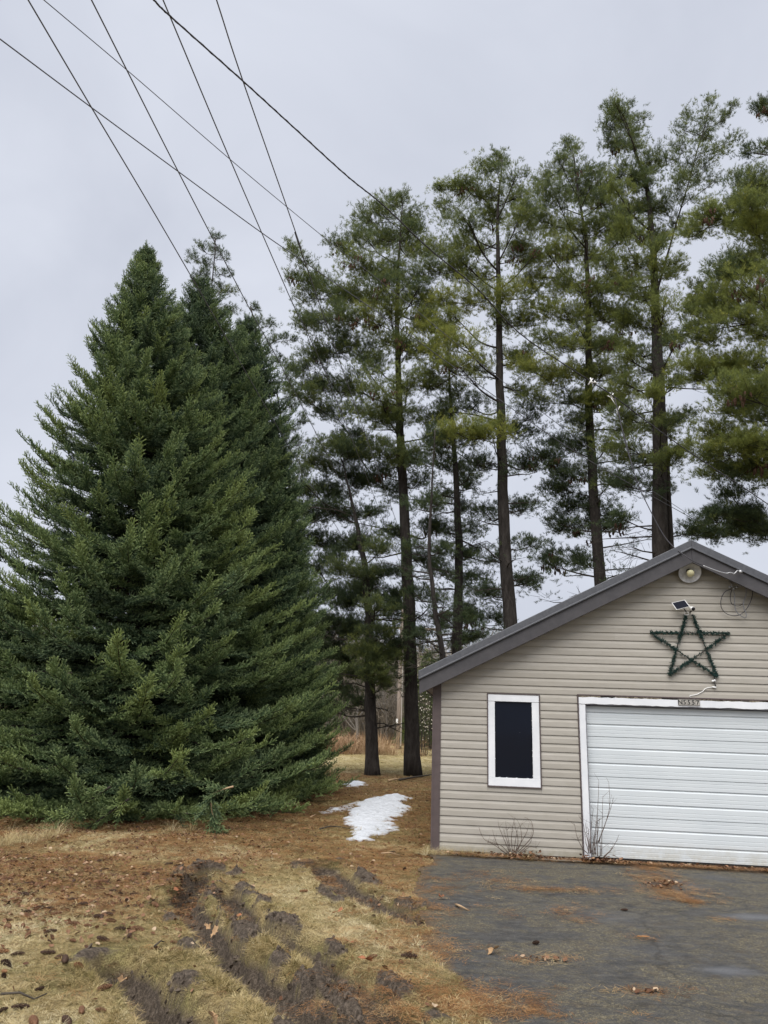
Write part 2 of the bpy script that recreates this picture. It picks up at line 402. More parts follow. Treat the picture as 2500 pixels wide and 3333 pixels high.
k = NT('peeling_white_paint')
pe = k.noise(7, 8, .8, vec=k.co((1, 1, 1)), dist=.4)
c = k.ramp(k.noise(4, 5), [(.3, (.66, .68, .71)), (.7, (.78, .79, .81))])
c = k.mix(k.ramp(pe, [(.285, .9), (.31, 0.0)]), c, (.20, .16, .13))
c = k.mix(k.ramp(k.noise(30, 6, .8), [(.66, 0.0), (.72, .3)]), c, (.32, .30, .28))
k.col(c).rough(.6).bump(pe, .4, .003); PAINT = k.m
k = NT('roof_metal')
c = k.ramp(k.noise(25, 6, .75), [(.3, (.075, .078, .087)), (.7, (.115, .118, .13))])
k.col(c).rough(k.ramp(k.noise(120, 3, .8), [(.35, .28), (.65, .6)])).bump(k.noise(160, 3, .8), .35, .002); k.p.inputs['Metallic'].default_value = .25
ROOF = k.m
k = NT('fascia_metal')
c = k.ramp(k.noise(6, 6, .75, vec=k.co((1, 1, 1))), [(.3, (.050, .048, .052)), (.7, (.078, .074, .078))])
k.col(c).rough(.5).bump(k.noise(70, 4, .8), .3, .002); FAS = k.m
DARK = simple('dark_interior', (.010, .010, .011), .9, .1)
DEPS = .03
# structural wall behind the siding, with openings
wx0, wx1, wz0, wz1 = .315, 1.01, .885, 2.083     # window
dx0, dx1, dzt = 1.545, 4.48, 2.083                # garage door opening incl. casing
def slab(name, boxes, m):
    b = MB()
    for q in boxes: b.box(*q)
    return b.build(name, m, G)
slab('wall', [(U0+.02, wx0, .035, .14, 0, 2.10), (wx0, wx1, .035, .14, 0, wz0), (wx1, dx0, .035, .14, 0, 2.10)], DARK)
slab('wall', [(dx1, U1-.02, .035, .14, 0, 2.10)], DARK)
b = MB(); g = [(U0+.02, 2.105), (U1-.02, 2.105), (U1-.02, roof_z(U1)-.12), (UC, az-.12), (U0+.02, roof_z(U0)-.12)]
n0 = len(b.v); b.v += [(u, .035, z) for u, z in g] + [(u, .14, z) for u, z in g]
b.f += [(0, 1, 2, 3, 4), (9, 8, 7, 6, 5)] + [(i, (i+5), (i+1) % 5+5, (i+1) % 5) for i in range(5)]
b.build('gable_wall', DARK, G)
b = MB(); b.box(U0+.02, U0+.14, .16, DEP, 0, 2.3); b.box(U1-.14, U1-.02, .16, DEP, 0, 2.3); b.box(U0+.15, U1-.15, DEP-.12, DEP, 0, 2.3)
b.build('rear_walls', SID, G)
# siding courses: dutch-lap profile, one object per board
ROWH = .1080; K0 = 2.106
def course(zb, u0f, u1f, dw=0.0, top=None, clip=None):
    """board whose bottom lip is at zb; u0f/u1f give the ends as functions of z"""
    ht = (top if top else ROWH)
    prof = [(zb+.004, 0.0), (zb-.001, .0155), (zb+.002, .0165), (zb+.062, .0145), (zb+.066, .0130), (zb+ht+.003, .0005)]
    if clip:
        zz_ = [p[0] for p in prof[1:]]; ww_ = [p[1] for p in prof[1:]]; a0, a1 = clip
        prof = [(a, float(np.interp(a, zz_, ww_))) for a in sorted({a0, a1} | {q for q in zz_ if a0 < q < a1})]
    b = MB()
    for (z, w_) in prof:
        uu0, uu1 = u0f(z), u1f(z)
        b.v += [(uu0, -(w_+dw), z), (uu1, -(w_+dw), z)]
    for i in range(len(prof)-1): b.f.append((2*i, 2*i+1, 2*i+3, 2*i+2))
    # returns into the wall so that board ends have thickness
    for side in (0, 1):
        base = len(b.v)
        for (z, w_) in prof: b.v.append(((u0f if side == 0 else u1f)(z), .004, z))
        for i in range(len(prof)-1): b.f.append((2*i+side, 2*i+2+side, base+i+1, base+i) if side == 0 else (2*i+side, base+i, base+i+1, 2*i+2+side))
    return b
z_lim = lambda z: UC - (az-.13-z)/SL
rows = 0
seams = {}
for (a, b_, ks) in ((1720, 2190, (-2, -1)), (2292, 1935, None), (2150, 2110, None), (2260, 2190, None), (1756, 2650, None), (2310, 2265, None), (2122, 2050, None), (1825, 2720, None), (2005, 2075, None), (1600, 2215, None)):
    u, z = wl(a, b_); kk = int(math.floor((K0-z)/ROWH)); kk = kk if kk % 2 == 0 else kk-1
    seams.setdefault(kk, []).append(u); seams.setdefault(kk+1, []).append(u)
kmin = -int((az-.15-K0)/ROWH)
for kk in range(kmin, 20):
    zb = K0 - kk*ROWH
    if zb < .045: zb = .045
    zt = zb+ROWH
    def lo(z): return max(U0+.115, z_lim(z)) if z > 2.1 else U0+.115
    def hi(z): return 2*UC-lo(z)
    segs = [(lo, hi)]
    ov_win = zb < wz1 - .02 and zt > wz0 + .02; ov_door = zb < dzt - .02
    if ov_door:
        segs = [(lo, lambda z: dx0-.02), (lambda z: dx1+.02, hi)]
        if ov_win: segs = [(lo, lambda z: wx0-.008), (lambda z: wx1+.008, lambda z: dx0-.02), (lambda z: dx1+.02, hi)]
    if ov_win and zb < wz0-.018: course(zb, lambda z: wx0-.006, lambda z: wx1+.006, clip=(zb, wz0-.015)).build('siding_board', SID, G)
    if ov_win and zt > wz1+.018: course(zb, lambda z: wx0-.006, lambda z: wx1+.006, clip=(wz1+.015, zt)).build('siding_board', SID, G)
    for (f0, f1) in segs:
        cuts = sorted(s_ for s_ in seams.get(kk, []) if f0(zb)+.3 < s_ < f1(zb)-.3)
        ends = [f0] + [(lambda z, s_=s_: s_) for s_ in cuts] + [f1]
        for j in range(len(ends)-1):
            a_, c_ = ends[j], ends[j+1]
            if j > 0: a_ = (lambda z, s_=cuts[j-1]: s_-.02)
            course(zb, a_, c_, .0012*(j % 2)).build('siding_board', SID, G); rows += 1
for kk in range(-1, 20):
    zb = max(K0-kk*ROWH, .045); prof = [(zb, .0), (zb, .0155), (zb+.062, .0140), (zb+.066, .0125), (zb+ROWH, .0005)]
    for side in (-1, 1):
        b = MB(); x0 = U0+.018 if side < 0 else U1-.018
        for (z, w_) in prof: b.v += [(x0+side*w_, .095, z), (x0+side*w_, DEP, z)]
        for i in range(4): b.f.append((2*i, 2*i+1, 2*i+3, 2*i+2) if side > 0 else (2*i, 2*i+2, 2*i+3, 2*i+1))
        b.build('siding_board', SID, G)
# lowest skirt board above the ground
FDM = simple('foundation_board', (.34, .32, .28), .8)
b = MB(); b.box(U0+.12, dx0-.02, -.012, .02, -.06, .043); b.build('foundation', FDM, G)
b = MB(); b.box(dx1+.02, U1-.12, -.012, .02, -.06, .043); b.build('foundation', FDM, G)
# corner posts
for s_ in (0, 1):
    u = U0 if s_ == 0 else U1-.118
    b = MB(); b.box(u, u+.118, -.026, .09, -.02, 2.33); b.box(u+(.0 if s_ == 0 else .09), u+(.028 if s_ == 0 else .118), -.030, -.0265, -.02, 2.33); b.build('corner_post', TRIM, G, bevel=.004)
# roof: two metal planes, rake trims in two steps
for s_ in (-1, 1):
    def up(d, z): return (UC + s_*d, z)
    run = au-eu
    b = MB()
    th = .035
    pts = [(0, az-.012), (run, az-.012-SL*run)]
    for yy in (-FW-.0, DEP+.25):
        for (d, z) in pts:
            b.v.append((UC+s_*d, yy, z)); b.v.append((UC+s_*d, yy, z-th))
    b.f += [(0, 2, 6, 4), (1, 5, 7, 3), (0, 4, 5, 1), (2, 3, 7, 6), (0, 1, 3, 2), (4, 6, 7, 5)]
    b.build('roof_panel', ROOF, G)
    def rake(name, y0, y1, zt, zb2, m, d0=0.0, d1=0.0):
        b = MB()
        for yy in (y0, y1):
            b.v += [(UC+s_*d0, yy, az+zt-SL*d0), (UC+s_*(run+d1), yy, az+zt-SL*(run+d1)), (UC+s_*(run+d1), yy, az+zb2-SL*(run+d1)), (UC+s_*d0, yy, az+zb2-SL*d0)]
        b.f += [(0, 1, 2, 3), (7, 6, 5, 4), (0, 4, 5, 1), (1, 5, 6, 2), (2, 6, 7, 3), (3, 7, 4, 0)]
        return b.build(name, m, G, bevel=.006)
    rake('rake_trim', -FW-.045, .02, .012, -.105, ROOF, 0, .015)
    rake('rake_bead', -FW-.052, -FW-.005, -.085, -.112, ROOF, 0, .01)
    rake('fascia', -FW-.022, -FW+.01, -.10, -FASC, FAS, 0, -.0)
    rake('soffit', -FW+.012, .03, -FASC+.10, -FASC+.085, TRIM, 0, -.02)
    # eave fascia and soffit along the side
    b = MB(); d = run
    x = UC+s_*d; x2 = UC+s_*(d-.02)
    b.box(min(x, x2), max(x, x2), -FW+.012, DEP+.2, az-SL*d-.20, az-SL*d-.05); b.build('eave_fascia', FAS, G)
    b = MB(); xa = UC+s_*(run-.03); xb = UC+s_*(UC-U0-.0); b.box(min(xa, xb), max(xa, xb), -FW+.03, DEP, az-SL*run-.19, az-SL*run-.17); b.build('eave_soffit', TRIM, G)
# window
WIN = empty('window', (0, 0, 0)); WIN.parent = G
fr = MB(); t_ = .014
fr.box(wx0-t_, wx1+t_, -.030, .01, wz1, wz1+t_); fr.box(wx0-t_, wx1+t_, -.034, .01, wz0-t_, wz0); fr.box(wx0-t_, wx0, -.030, .01, wz0, wz1); fr.box(wx1, wx1+t_, -.030, .01, wz0, wz1)
fr.build('window_surround', TRIM, WIN, bevel=.003)
gx0, gx1, gz0, gz1 = .408, .912, .992, 1.988
for (x0, x1, z0_, z1_, pr) in ((wx0+.001, wx1-.001, gz1, wz1-.001, .022), (wx0+.001, wx1-.001, wz0+.001, gz0, .022), (wx0+.001, gx0, gz0+.002, gz1-.002, .018), (gx1, wx1-.001, gz0+.002, gz1-.002, .018)):
    b = MB(); b.box(x0, x1, -pr, .03, z0_, z1_); b.build('window_board', PAINT, WIN, bevel=.003)
k = NT('dusty_dark_glass')
c = k.mix(k.ramp(k.noise(9, 8, .8), [(.62, 0.0), (.80, .10)]), (.007, .009, .016), (.16, .16, .17))
k.col(c).rough(k.ramp(k.noise(5, 6, .7), [(.35, .03), (.7, .12)])); k.p.inputs['Specular IOR Level'].default_value = .13
b = MB(); b.box(gx0-.004, gx1+.004, .004, .008, gz0-.004, gz1+.004); b.build('pane', k.m, WIN)
for i in range(26):   # flaked paint crumbs on the inner edge
    pass
fl = MB()
for i in range(22):
    e = random.random(); s_ = random.uniform(.003, .007)
    if e < .35: x, z = gx1-.002, random.uniform(gz0, gz1)
    elif e < .7: x, z = random.uniform(gx0, gx1), gz0+.002
    elif e < .85: x, z = gx0+.002, random.uniform(gz0, gz1)
    else: x, z = random.uniform(gx0+.04, gx1-.04), random.uniform(gz0, gz1); s_ *= .35
    fl.quad((x-s_, .0035-.008*(e < .85), z), (x, .0033-.008*(e < .85), z-s_*1.2), (x+s_, .0035-.008*(e < .85), z+s_*.3), (x+s_*.2, .0032-.008*(e < .85), z+s_*1.4))
o = fl.build('paint_flakes', PAINT, WIN); o['kind'] = 'stuff'
# inside: a fan-like round shape seen dimly through the pane is left to the dark room
b = MB(); b.box(gx0-.2, gx1+.2, .6, .62, .6, 2.2); b.build('room_backdrop', DARK, G)
# door casing
jw = .085
b = MB(); b.box(dx0-.018, dx0-.001, -.030, .02, .0, dzt+.016); b.box(dx1+.001, dx1+.018, -.030, .02, .0, dzt+.016); b.box(dx0-.018, dx1+.018, -.030, .02, dzt+.017, dzt+.034); b.build('door_surround', TRIM, G, bevel=.003)
def ragged(x0, x1, z0_, z1_, y0, y1, amp, seed, horizontal=True):
    b = MB(); n = 60
    for i in range(n+1):
        t = i/n; r1 = (vnoise(i*.9, seed, 3)-.5)*amp; r2 = (vnoise(i*1.3, seed+9, 4)-.5)*amp
        if horizontal: q = [(x0+(x1-x0)*t, z0_+r2), (x0+(x1-x0)*t, z1_+r1)]
        else: q = [(x0+r2*.4, z0_+(z1_-z0_)*t), (x1+r1*.4, z0_+(z1_-z0_)*t)]
        for (xx, zz) in q: b.v.append((xx, y0, zz))
        for (xx, zz) in q: b.v.append((xx, y1, zz))
    for i in range(n):
        a = 4*i; b.f += [(a, a+4, a+5, a+1), (a+2, a+3, a+7, a+6), (a+1, a+5, a+7, a+3), (a, a+2, a+6, a+4)]
    b.f += [(0, 1, 3, 2), (4*n, 4*n+2, 4*n+3, 4*n+1)]
    return b
for (x0, x1, z0_, z1_, y0, hz, sdd) in ((dx0+.001, dx1-.001, 1.992, dzt-.002, -.026, True, 1), (dx0+.001, dx0+jw, .03, 1.988, -.020, False, 2), (dx1-jw, dx1-.001, .03, 1.988, -.020, False, 3)):
    ragged(x0, x1, z0_, z1_, y0, .03, .010, sdd, hz).build('door_casing_board', PAINT, G)
b = MB(); b.box(dx0+jw+.001, dx0+jw+.014, -.004, .10, .05, 1.975); b.box(dx0+jw+.015, dx1-jw-.015, -.004, .10, 1.976, 1.991); b.box(dx1-jw-.014, dx1-jw-.001, -.004, .10, .05, 1.975)
b.build('door_stop', simple('weather_strip', (.23, .23, .25), .7), G)
# roll door: four sections with pressed ribs
DOOR = empty('garage_door', (0, 0, 0)); DOOR.parent = G
k = NT('white_door_steel')
c = k.ramp(k.noise(1.2, 4, .6), [(.3, (.55, .59, .61)), (.7, (.60, .635, .65))])
sz = k.n('ShaderNodeSeparateXYZ'); k.l(k.co(), sz.inputs[0])
c = k.mix(k.math('MULTIPLY', k.ramp(sz.outputs[2], [(.08, .55), (.30, 0.0)]), k.ramp(k.noise(7, 6, .8), [(.4, .1), (.6, 1.0)])), c, (.42, .39, .30))
k.col(c).rough(.42).bump(k.noise(300, 2, .6, vec=k.co((3, 1, 1))), .06, .0006); DST = k.m
def zr(y): return wl(2150, y, -.07)[1]
maj = [2702.9, 2753.5, 2570.8, 2620.6, 2440.5, 2490.2, 2325.0, 2363.6]
bounds = [2801, 2665.8, 2536, 2405, 2283]
thin = [2677.7, 2690.4, 2728, 2741, 2778, 2791, 2596.5, 2608.6, 2645, 2657.8, 2547, 2559, 2464, 2476, 2513, 2525, 2416, 2428, 2343, 2352, 2383, 2394]
zb_ = [zr(v_) for v_ in bounds]; zm = [zr(v_) for v_ in maj]; ztn = [zr(v_) for v_ in thin]
DX0, DX1, DY = dx0+jw+.016, dx1-jw-.016, .062
for i in range(4):
    z0_, z1_ = zb_[i], zb_[i+1]
    if i == 3: z1_ = 1.97
    prof = [(z1_-.0015, DY+.012), (z1_-.005, DY)]
    ev = sorted([(z, 'M') for z in zm if z0_ < z < z1_] + [(z, 't') for z in ztn if z0_ < z < z1_], reverse=True)
    for z, kd in ev:
        if kd == 'M': prof += [(z+.004, DY), (z, DY+.014), (z-.012, DY+.014), (z-.030, DY+.0005), ]
        else: prof += [(z+.0025, DY+.0035), (z-.0035, DY)] if False else [(z+.006, DY), (z+.003, DY+.004), (z-.003, DY)]
    prof += [(z0_+.005, DY), (z0_+.0015, DY+.012)]
    b = MB()
    for (z, y) in prof: b.v += [(DX0, y, z), (DX1, y, z)]
    for j in range(len(prof)-1): b.f.append((2*j, 2*j+2, 2*j+3, 2*j+1))
    b.build('door_panel', DST, DOOR)
b = MB(); b.box(DX0, DX1, DY+.03, DY+.04, .08, 1.99); b.build('door_backing', DARK, DOOR)
b = MB(); b.box(DX0+.3, DX1, DY-.002, DY+.02, .035, zb_[0]-.001); b.build('gap_shade_strip', simple('gap_black', (.015, .015, .015), .8), DOOR)  # black strip stands in for the dark gap under the door
b = MB(); b.box(DX0-.015, DX1+.015, -.05, .3, -.04, .03); b.build('sill', simple('concrete_sill', (.10, .075, .055), .9, .4, 12), G)

# ================================================================== THINGS ON THE GARAGE WALL
MET = simple('galvanised_metal', (.42, .42, .43), .4, .15, 40, metal=.6)
WHP = simple('white_plastic', (.78, .78, .77), .4, .04)
BLP = simple('black_plastic', (.014, .014, .016), .35, .1)
# porch lamp with a dish shade
lc = WP(2245, 1863, .12)
LP = empty('wall_lamp', tuple(lc)); tag(LP, 'round white dish-shaped flood lamp under the peak of the garage roof', 'lamp')
axis = Vector((nW[0], nW[1], -.62)).normalized(); axv = axis
b = MB(); b.lathe([(.035, -.075), (.06, -.06), (.12, -.02), (.150, .008), (.153, .012), (.149, .006), (.118, -.015), (.058, -.05), (.03, -.06)], (0, 0, 0), axis, 36)
b.build('lamp_shade', simple('enamel_shade', (.55, .55, .56), .5, .18, 25), LP, True)
b = MB(); b.lathe([(.0, -.062), (.034, -.060), (.034, -.02), (.028, -.012)], (0, 0, 0), axis, 18); b.build('socket', BLP, LP, True)
k = NT('frosted_bulb'); k.col((.72, .68, .42)).rough(.25); k.p.inputs['Transmission Weight'].default_value = .15
b = MB(); b.lathe([(.026, -.015), (.042, .004), (.052, .026), (.053, .043), (.046, .058), (.028, .069), (0.0, .072)], (0, 0, 0), axis, 20); b.build('bulb', k.m, LP, True)
b = MB(); b.tube([(0, 0, 0) - axis*.07, (0, 0, 0) - axis*.10 + Vector((0, 0, .01)), Vector(tuple(-nW*.12+np.array([0, 0, .02])))] if False else [tuple(-np.array(axis)*.065), tuple(-np.array(axis)*.09), tuple(-nW*.115+np.array([0, 0, .045]))], .014, 10); b.build('lamp_arm', MET, LP, True)

# star of light strings
top1, top2 = WP(2233, 2004, .045), WP(2254, 2000, .045)
sl, sr, sbl, sbr = WP(2116, 2059, .045), WP(2374, 2061, .045), WP(2178, 2198, .045), WP(2334, 2203, .045)
so_ = WP(2245, 2100, .045)
ST = empty('star_decoration', tuple(so_)); tag(ST, 'green five-pointed star wound with unlit fairy lights hung above the garage door', 'star')
GRW = simple('green_garland', (.008, .032, .026), .5, .4, 90, bump=0)
BRW = simple('brown_light_wire', (.055, .045, .040), .5, .3, 60, bump=0)
FRM = simple('star_frame_metal', (.05, .04, .035), .5, .2)
for (a, c) in ((top1, sbl), (top2, sbr), (sl, sr), (sl, sbr), (sr, sbl)):
    b = MB(); b.tube([a-so_, c-so_], .006, 6); b.build('frame_bar', FRM, ST)
    b = MB(); bw = MB(); n_ = 150; ax = (c-a); Ln = np.linalg.norm(ax); ax = ax/Ln
    u_ = np.cross(ax, nW); u_ /= np.linalg.norm(u_)
    pr = []
    for i in range(61):
        t = i/60; an = t*Ln*75
        pr.append(a-so_ + ax*Ln*t + (u_*math.cos(an)+nW*math.sin(an))*.011)
    bw.tube(pr, .0035, 4); bw.build('light_wire', BRW, ST)
    for i in range(n_*3):
        t = random.random(); mid_ = .40 < t < .60
        if mid_ and random.random() < .72: continue
        p = a-so_ + ax*Ln*t + (u_*random.uniform(-1, 1)+nW*random.uniform(-.6, 1))*.015
        d = u_*random.uniform(-1, 1) + nW*random.uniform(-.3, .8) + ax*random.uniform(-.9, .9); d = d/np.linalg.norm(d)
        lgt = random.uniform(.016, .038); b.tube([p, p+d*lgt*.6, p+d*lgt], [.0055, .0045, .0015], 4)
    o = b.build('garland', GRW, ST); o['kind'] = 'stuff'
# solar panel + camera
pc = WP(2216, 1972, .12)
SP = empty('solar_camera', tuple(pc)); tag(SP, 'white security camera with a small tilted solar panel above the star', 'camera')
p4 = [WP(2186, 1962, .10)-pc, WP(2229, 1952, .13)-pc, WP(2246, 1974, .16)-pc, WP(2202, 1985, .13)-pc]
def plate(P4, th_, inset=0.0, lift=0.0):
    P4 = [np.array(p) for p in P4]; c_ = sum(P4)/4; nrm = np.cross(P4[1]-P4[0], P4[3]-P4[0]); nrm /= np.linalg.norm(nrm)
    if nrm@nW < 0: nrm = -nrm
    Q = [c_+(p-c_)*(1-inset) + nrm*lift for p in P4]; b = MB(); b.v = [tuple(p) for p in Q]+[tuple(p-nrm*th_) for p in Q]
    b.f = [(0, 1, 2, 3), (7, 6, 5, 4)]+[(i, i+4, (i+1) % 4+4, (i+1) % 4) for i in range(4)]; return b
plate(p4, .012).build('panel_frame', WHP, SP)
k = NT('solar_cells'); k.col((.010, .012, .022)).rough(.4); k.p.inputs['Specular IOR Level'].default_value = .08; plate(p4, .002, .10, .0025).build('solar_cells', k.m, SP)
cc = WP(2253, 1981, .13)-pc; ca = Vector((nW[0]+.15, nW[1], -.25)).normalized()
b = MB(); b.lathe([(0, -.055), (.020, -.053), (.028, -.04), (.029, .03), (.026, .036)], cc, ca, 20); b.build('camera_body', WHP, SP, True)
b = MB(); b.lathe([(.026, .034), (.024, .038), (0, .039)], cc, ca, 20); b.build('camera_lens', BLP, SP, True)
b = MB(); b.tube([cc, cc-nW*.06+np.array([0, 0, -.03]), cc-nW*.125+np.array([0, 0, -.035])], .009, 8); b.tube([WP(2222, 1975, .115)-pc, WP(2234, 1992, .05)-pc, WP(2236, 1994, .012)-pc], .007, 8); b.build('bracket', BLP, SP)
b = MB(); cpts = []
for i in range(60):
    a = i/59*math.pi*7; r_ = .030; cpts.append(WP(2235+ (r_*math.cos(a))*260, 1997 + r_*math.sin(a)*150, .05+.004*math.sin(a*.7))-pc)
b.tube(cpts, .0035, 6); b.build('coiled_lead', WHP, SP)
# plug and white cord
pp = WP(2325, 2237, .03); PC = empty('extension_cord', tuple(pp)); tag(PC, 'short white cord with plug hanging below the right foot of the star', 'cord')
b = MB(); b.tube([WP(x_, y_, .02)-pp for x_, y_ in ((2320, 2237), (2305, 2238), (2295, 2242), (2288, 2250), (2270, 2260), (2256, 2263), (2247, 2264), (2244, 2267), (2252, 2273), (2262, 2275))], .005, 8); b.build('cord', WHP, PC, True)
b = MB(); b.tube([WP(2318, 2236, .03)-pp, WP(2331, 2238, .03)-pp], [.010, .013], 8); b.build('socket_end', WHP, PC, True)
b = MB(); b.tube([WP(2329, 2234, .03)-pp, WP(2328, 2227, .03)-pp, WP(2324, 2221, .03)-pp, WP(2326, 2205, .03)-pp], [.010, .006, .005, .004], 8); b.build('plug', BLP, PC, True)
b = MB()
for (x_, y_) in ((2320, 2217), (2326, 2215)):
    c_ = WP(x_, y_, .035)-pp; b.lathe([(0, -.012), (.014, -.010), (.016, .0), (.013, .010), (0, .012)], c_, (nW[0]+.3, nW[1], .2), 10)
b.build('adapter', WHP, PC, True)
# house number plate
uL, zT = wl(2206, 2275, .03); uR, zB = wl(2278, 2296.5, .03)
NS = empty('house_number', tuple(W3((uL+uR)/2, (zT+zB)/2, .032)), YAW); tag(NS, 'small grey house number plate reading N5557 above the garage door', 'sign')
ww, hh = (uR-uL)/2, (zT-zB)/2+.002
b = MB(); b.box(-ww, ww, -.004, .006, -hh, hh); b.build('plate', simple('aged_plate', (.42, .40, .36), .6, .2, 60), NS, bevel=.002)
bf = MB(); bf.box(-ww, ww, -.008, -.0045, hh-.004, hh); bf.box(-ww, ww, -.008, -.0045, -hh, -hh+.004)
for i in range(6):
    x_ = -ww + 2*ww*i/5; x_ = min(max(x_, -ww+.0015), ww-.0015); bf.box(x_-.0015, x_+.0015, -.0078, -.0045, -hh+.0045, hh-.0045)
bf.build('plate_rim', simple('plate_rim_dark', (.16, .15, .14), .5), NS)
for i, ch in enumerate('N5557'):
    cu = bpy.data.curves.new('digit', 'FONT'); cu.body = ch; cu.size = hh*1.95; cu.align_x = 'CENTER'; cu.extrude = .001; cu.offset = .0012
    to = bpy.data.objects.new('tmp', cu); COL.objects.link(to)
    me = bpy.data.meshes.new_from_object(to.evaluated_get(bpy.context.evaluated_depsgraph_get())); bpy.data.objects.remove(to)
    o = link('digit', me, BLP, NS); o.rotation_euler = (math.pi/2, 0, 0); o.location = (-ww+2*ww*(i+.5)/5, -.0062, -hh*.68)

# ================================================================== OVERHEAD WIRES
WIREM = simple('weathered_wire', (.10, .10, .12), .5, .1, bump=0); CABM = simple('black_cable', (.045, .043, .05), .5, .1, bump=0)
POLE = gnd(1297, 2440)
ph = 9.0
def sagpts(P0, P1, sag, n=40):
    P0 = np.array(P0, float); P1 = np.array(P1, float)
    return [P0+(P1-P0)*t + np.array([0, 0, -sag*4*t*(1-t)]) for t in np.linspace(0, 1, n)]
def through(pixs, Ys, r, name, label, cat='wire', extra=1.6):
    """a wire through surveyed points: pixel directions at known distances; extended past the first point"""
    P = [at(a, b, y) for (a, b), y in zip(pixs, Ys)]
    P = [P[0] + (P[0]-P[1])*extra] + P
    V_ = [Vector(p) for p in P]; out = []
    for i in range(len(V_)-1):
        p0, p1, p2, p3 = V_[max(i-1, 0)], V_[i], V_[i+1], V_[min(i+2, len(V_)-1)]
        for q in range(8):
            t = q/8; out.append(.5*((2*p1)+(p2-p0)*t+(2*p0-5*p1+4*p2-p3)*t*t+(3*p1-p0-3*p2+p3)*t**3) if 0 < i < len(V_)-2 else p1.lerp(p2, t))
    out.append(V_[-1]); b = MB(); b.tube(out, r, 6); o = b.build(name, WIREM, None, True); tag(o, label, cat, 'overhead wires'); return o, out
def hor_wire(pixs, h0, h1, name, label, r=.0075):
    Ys = []
    for i, (a, b) in enumerate(pixs):
        d = ray(a, b); t = i/(len(pixs)-1); h = h0+(h1-h0)*t; Ys.append(max((h-EYE)/d[2]*d[1], .5))
    return through(pixs, Ys, r, name, label)
PT = [(1272, 2010), (1330, 2006), (1368, 2004), (1398, 2002)]
hor_wire([(92, 0), (298, 350), (610, 878), (1000, 1555), PT[0]], 8.2, 7.6, 'power_line', 'leftmost steep power line crossing the sky above the spruce tip')
hor_wire([(298, 0), (580, 558), (810, 1000), (1034, 1420), PT[1]], 8.4, 7.7, 'power_line', 'second steep power line from the left, passing the thin pine leader')
hor_wire([(531, 0), (746, 512), (942, 964), (1137, 1407), PT[2]], 8.4, 7.7, 'power_line', 'third steep power line from the left, running into the pines')
hor_wire([(705, 0), (791, 264), (972, 784), (1100, 1160), PT[3]], 8.4, 7.8, 'power_line', 'rightmost steep power line, entering the tall pine limb')
through([(0, 127), (298, 350), (584, 561), (851, 757), (1055, 897), (1284, 1055), (1555, 1250), (1840, 1450), (2060, 1580), (2294, 1710)], np.linspace(7, 19.5, 10), .0085, 'service_line', 'lower flat-sloping wire running from the left frame edge into the pines')
through([(143, 0), (411, 226), (746, 516), (931, 671), (1078, 791), (1284, 952), (1698, 1290), (2050, 1550), (2300, 1712)], np.linspace(7.2, 19.6, 9), .0065, 'service_line', 'upper flat-sloping thin wire crossing the four steep lines')
o, pth = through([(501, 0), (550, 49), (791, 264), (964, 422), (1130, 573), (1250, 670), (1392, 805), (1555, 941), (1698, 1090), (1915, 1236), (2000, 1292), (2164, 1415), (2305, 1512), (2414, 1583), (2520, 1655), (2700, 1780)], [5.2, 5.35, 6.1, 6.7, 7.3, 7.8, 8.3, 9.0, 9.5, 10.2, 10.5, 11.2, 11.8, 12.3, 12.8, 13.6], .008, 'service_cable', 'thick twisted black cable swooping from the top of the frame over the garage')
o.data.materials.clear(); o.data.materials.append(CABM); cb = MB()
cw = []
for i, p in enumerate(pth):
    d = (pth[min(i+1, len(pth)-1)]-pth[max(i-1, 0)]).normalized(); 
    if i < len(pth)-1:
        for q in range(5):
            pq = p.lerp(pth[i+1], q/5); u_ = d.orthogonal().normalized(); v_ = d.cross(u_); an = (i*5+q)*.7
            cw.append(pq+(u_*math.cos(an)+v_*math.sin(an))*.005)
cb.tube(cw, .006, 5); t_o = cb.build('twisted_strand', CABM, o, True)
# white connectors where the drop leaves the cable
cz = at(1925, 1245, 10.25)
CN = empty('cable_connector', tuple(cz)); tag(CN, 'white taped connectors on the cable above the garage roof', 'connector')
b = MB()
for (x_, y_, x2_, y2_) in ((1915, 1252, 1930, 1232), (1922, 1230, 1928, 1250), (1918, 1240, 1936, 1246), (1934, 1240, 1946, 1250)):
    b.tube([at(x_, y_, 10.22)-cz, at(x2_, y2_, 10.22)-cz], [.011, .006], 8)
b.build('tape_wrap', WHP, CN, True)
b = MB()
for (x_, y_, x2_, y2_) in ((1978, 1288, 2000, 1300), (1985, 1278, 1994, 1296), (1990, 1296, 2004, 1318), (1996, 1280, 1992, 1292), (2008, 1330, 2010, 1350), (2018, 1322, 2010, 1338)):
    b.tube([at(x_, y_, 10.5)-cz, at(x2_, y2_, 10.5)-cz], [.007, .004], 8)
b.build('clamp', WHP, CN, True)
